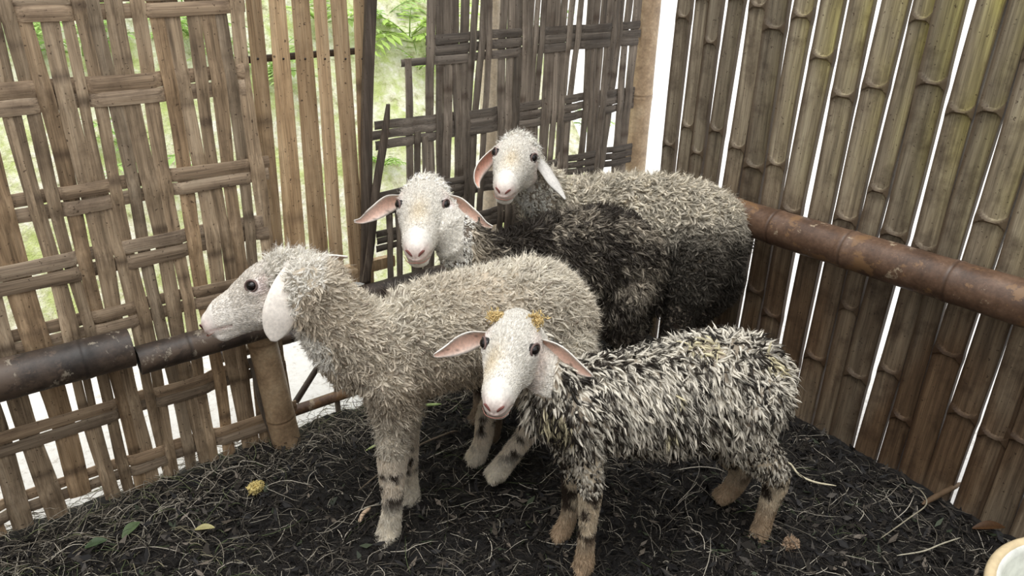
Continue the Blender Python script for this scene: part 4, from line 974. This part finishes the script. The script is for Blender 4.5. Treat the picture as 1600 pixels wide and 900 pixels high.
clod('maize_scrap', 400, 762, .017, (.62, .50, .20), 'yellow scrap of maize on the bedding below the woven panel', 'food scrap')
clod('dung_clod', 1237, 850, .016, (.34, .24, .16), 'tan dung clod beside the hind hoof of the front sheep', 'clod')
clod('straw_clump', 648, 658, .016, (.34, .32, .14), 'yellowish clump of feed behind the cream sheep\'s front legs', 'clump')

# ------------------------------------------------------------------ tub at the lower right
bc = floor_at(1760, 985, .30); R0 = .20
V = []; Q = []; K = 64; prof = [(.80, 0.0), (.86, .02), (.96, .24), (.985, .285), (1.05, .288), (1.06, .30), (1.05, .312), (.985, .312), (.965, .30), (.94, .24), (.84, .03), (.3, .022), (.01, .022)]
for (r, z) in prof:
    for j in range(K): an = 2 * math.pi * j / K; V.append((bc[0] + R0 * r * math.cos(an), bc[1] + R0 * r * math.sin(an), z))
body = [(i * K + j, i * K + (j + 1) % K, (i + 1) * K + (j + 1) % K, (i + 1) * K + j) for i in range(len(prof) - 1) for j in range(K)]
tub = link('feed_tub', arr_mesh('feed_tub', V, body), None, (bc[0], bc[1], 0), flat('white_plastic', (.80, .82, .76), .35)); tag(tub, 'white plastic feed tub with cream rim at the lower right corner', 'tub')
th = np.linspace(0, 2 * np.pi, 65); ring = np.stack([bc[0] + R0 * 1.055 * np.cos(th), bc[1] + R0 * 1.055 * np.sin(th), np.full(65, .305)], -1)
Vt, Qt, Ct = tubes(ring[None], np.full((1, 65), .011), 10, np.zeros((1, 65, 3)))
tag(link('rim', arr_mesh('rim', Vt, Qt), tub, None, flat('cream_plastic', (.72, .58, .36), .4)), 'cream coloured rim')

# ------------------------------------------------------------------ greenery beyond the laths
def fern(px, py, dist, n, L, col, label, cat='fern', name='fern'):
    r = ray(px, py); t = 1.2
    while t < 12:
        q = CAM + r * t
        if q[1] > .8 and bank_h(np.array([q[0]]), np.array([q[1]]))[0] > q[2]: break
        t += .02
    c = q; root = empty(name, tuple(c), label, cat)
    Vv, Qq, Cc = [], [], []
    parts = []
    for k in range(n):
        an = U(0, 6.28); el = U(.35, 1.2); ln = L * U(.6, 1.1); d = np.array([math.cos(an) * math.cos(el), math.sin(an) * math.cos(el), math.sin(el)]); P = [c.copy()]
        for i in range(9): P.append(P[-1] + d * ln / 9); d = nrm(d + np.array([0, 0, -.13]))
        P = np.array(P); V1, Q1, C1 = tubes(P[None], np.linspace(.004, .001, 10)[None], 4, np.tile(np.array(col) * .8, (1, 10, 1)))
        parts.append((V1, Q1, C1)); lv = []; 
        for i in range(2, 10):
            for sgn in (-1, 1):
                tdir = nrm(P[i] - P[i - 1]); sd = nrm(np.cross(tdir, ZA)) * sgn; ll = ln * .28 * (1 - abs(i - 4) / 9); d2 = nrm(sd + tdir * .5 + ZA * U(-.3, .1)); wdir = nrm(np.cross(d2, ZA)) * ll * .16
                lv.append([P[i], P[i] + d2 * ll * .5 + wdir, P[i] + d2 * ll - ZA * ll * .15, P[i] + d2 * ll * .5 - wdir])
        lv = np.array(lv).reshape(-1, 3); parts.append((lv, np.arange(len(lv)).reshape(-1, 4), np.tile(np.array(col) * U(.8, 1.25), (len(lv), 1))))
    stems = joinarr([p for i, p in enumerate(parts) if i % 2 == 0]); lvs = joinarr([p for i, p in enumerate(parts) if i % 2 == 1])
    link('stem', arr_mesh('stem', stems[0], stems[1], col=np.clip(stems[2], 0, 1)), root, None, M['leafmat'])
    link('frond', arr_mesh('frond', lvs[0], lvs[1], col=np.clip(lvs[2], 0, 1), smooth=False), root, None, M['leafmat'])
for (px, py, n, L, c, lb) in ((640, 60, 16, .42, (.45, .62, .16), 'bright green fern on the bank right of the dark upright board'), (600, 30, 10, .3, (.40, .58, .2), 'light green fern at the top left of the gap beside the board'),
        (655, 110, 7, .25, (.38, .55, .15), 'small fern low in the gap beside the weathered panel'), (420, 120, 12, .35, (.42, .6, .2), 'green fern seen between the first two pale laths'),
        (500, 40, 12, .35, (.45, .62, .2), 'green fern seen high between the middle laths'), (600, 260, 8, .16, (.34, .52, .14), 'little green plant above the white-faced middle sheep'),
        (300, 60, 14, .4, (.42, .62, .2), 'fern glimpsed through the upper right of the wide-weave panel'), (130, 90, 14, .4, (.42, .62, .2), 'fern glimpsed through the upper middle of the wide-weave panel'),
        (20, 50, 12, .4, (.42, .62, .2), 'fern glimpsed through the upper left of the wide-weave panel'), (235, 260, 12, .3, (.40, .60, .2), 'fern glimpsed through the centre of the wide-weave panel'),
        (830, 60, 12, .3, (.42, .62, .2), 'fern glimpsed through the top of the weathered panel'), (915, 200, 8, .2, (.38, .55, .18), 'fern glimpsed left of the corner post')):
    fern(px, py, 2, n, L, c, lb)
for o in S.objects:
    if '_o' in o: del o['_o']
print('objects', len(S.objects))
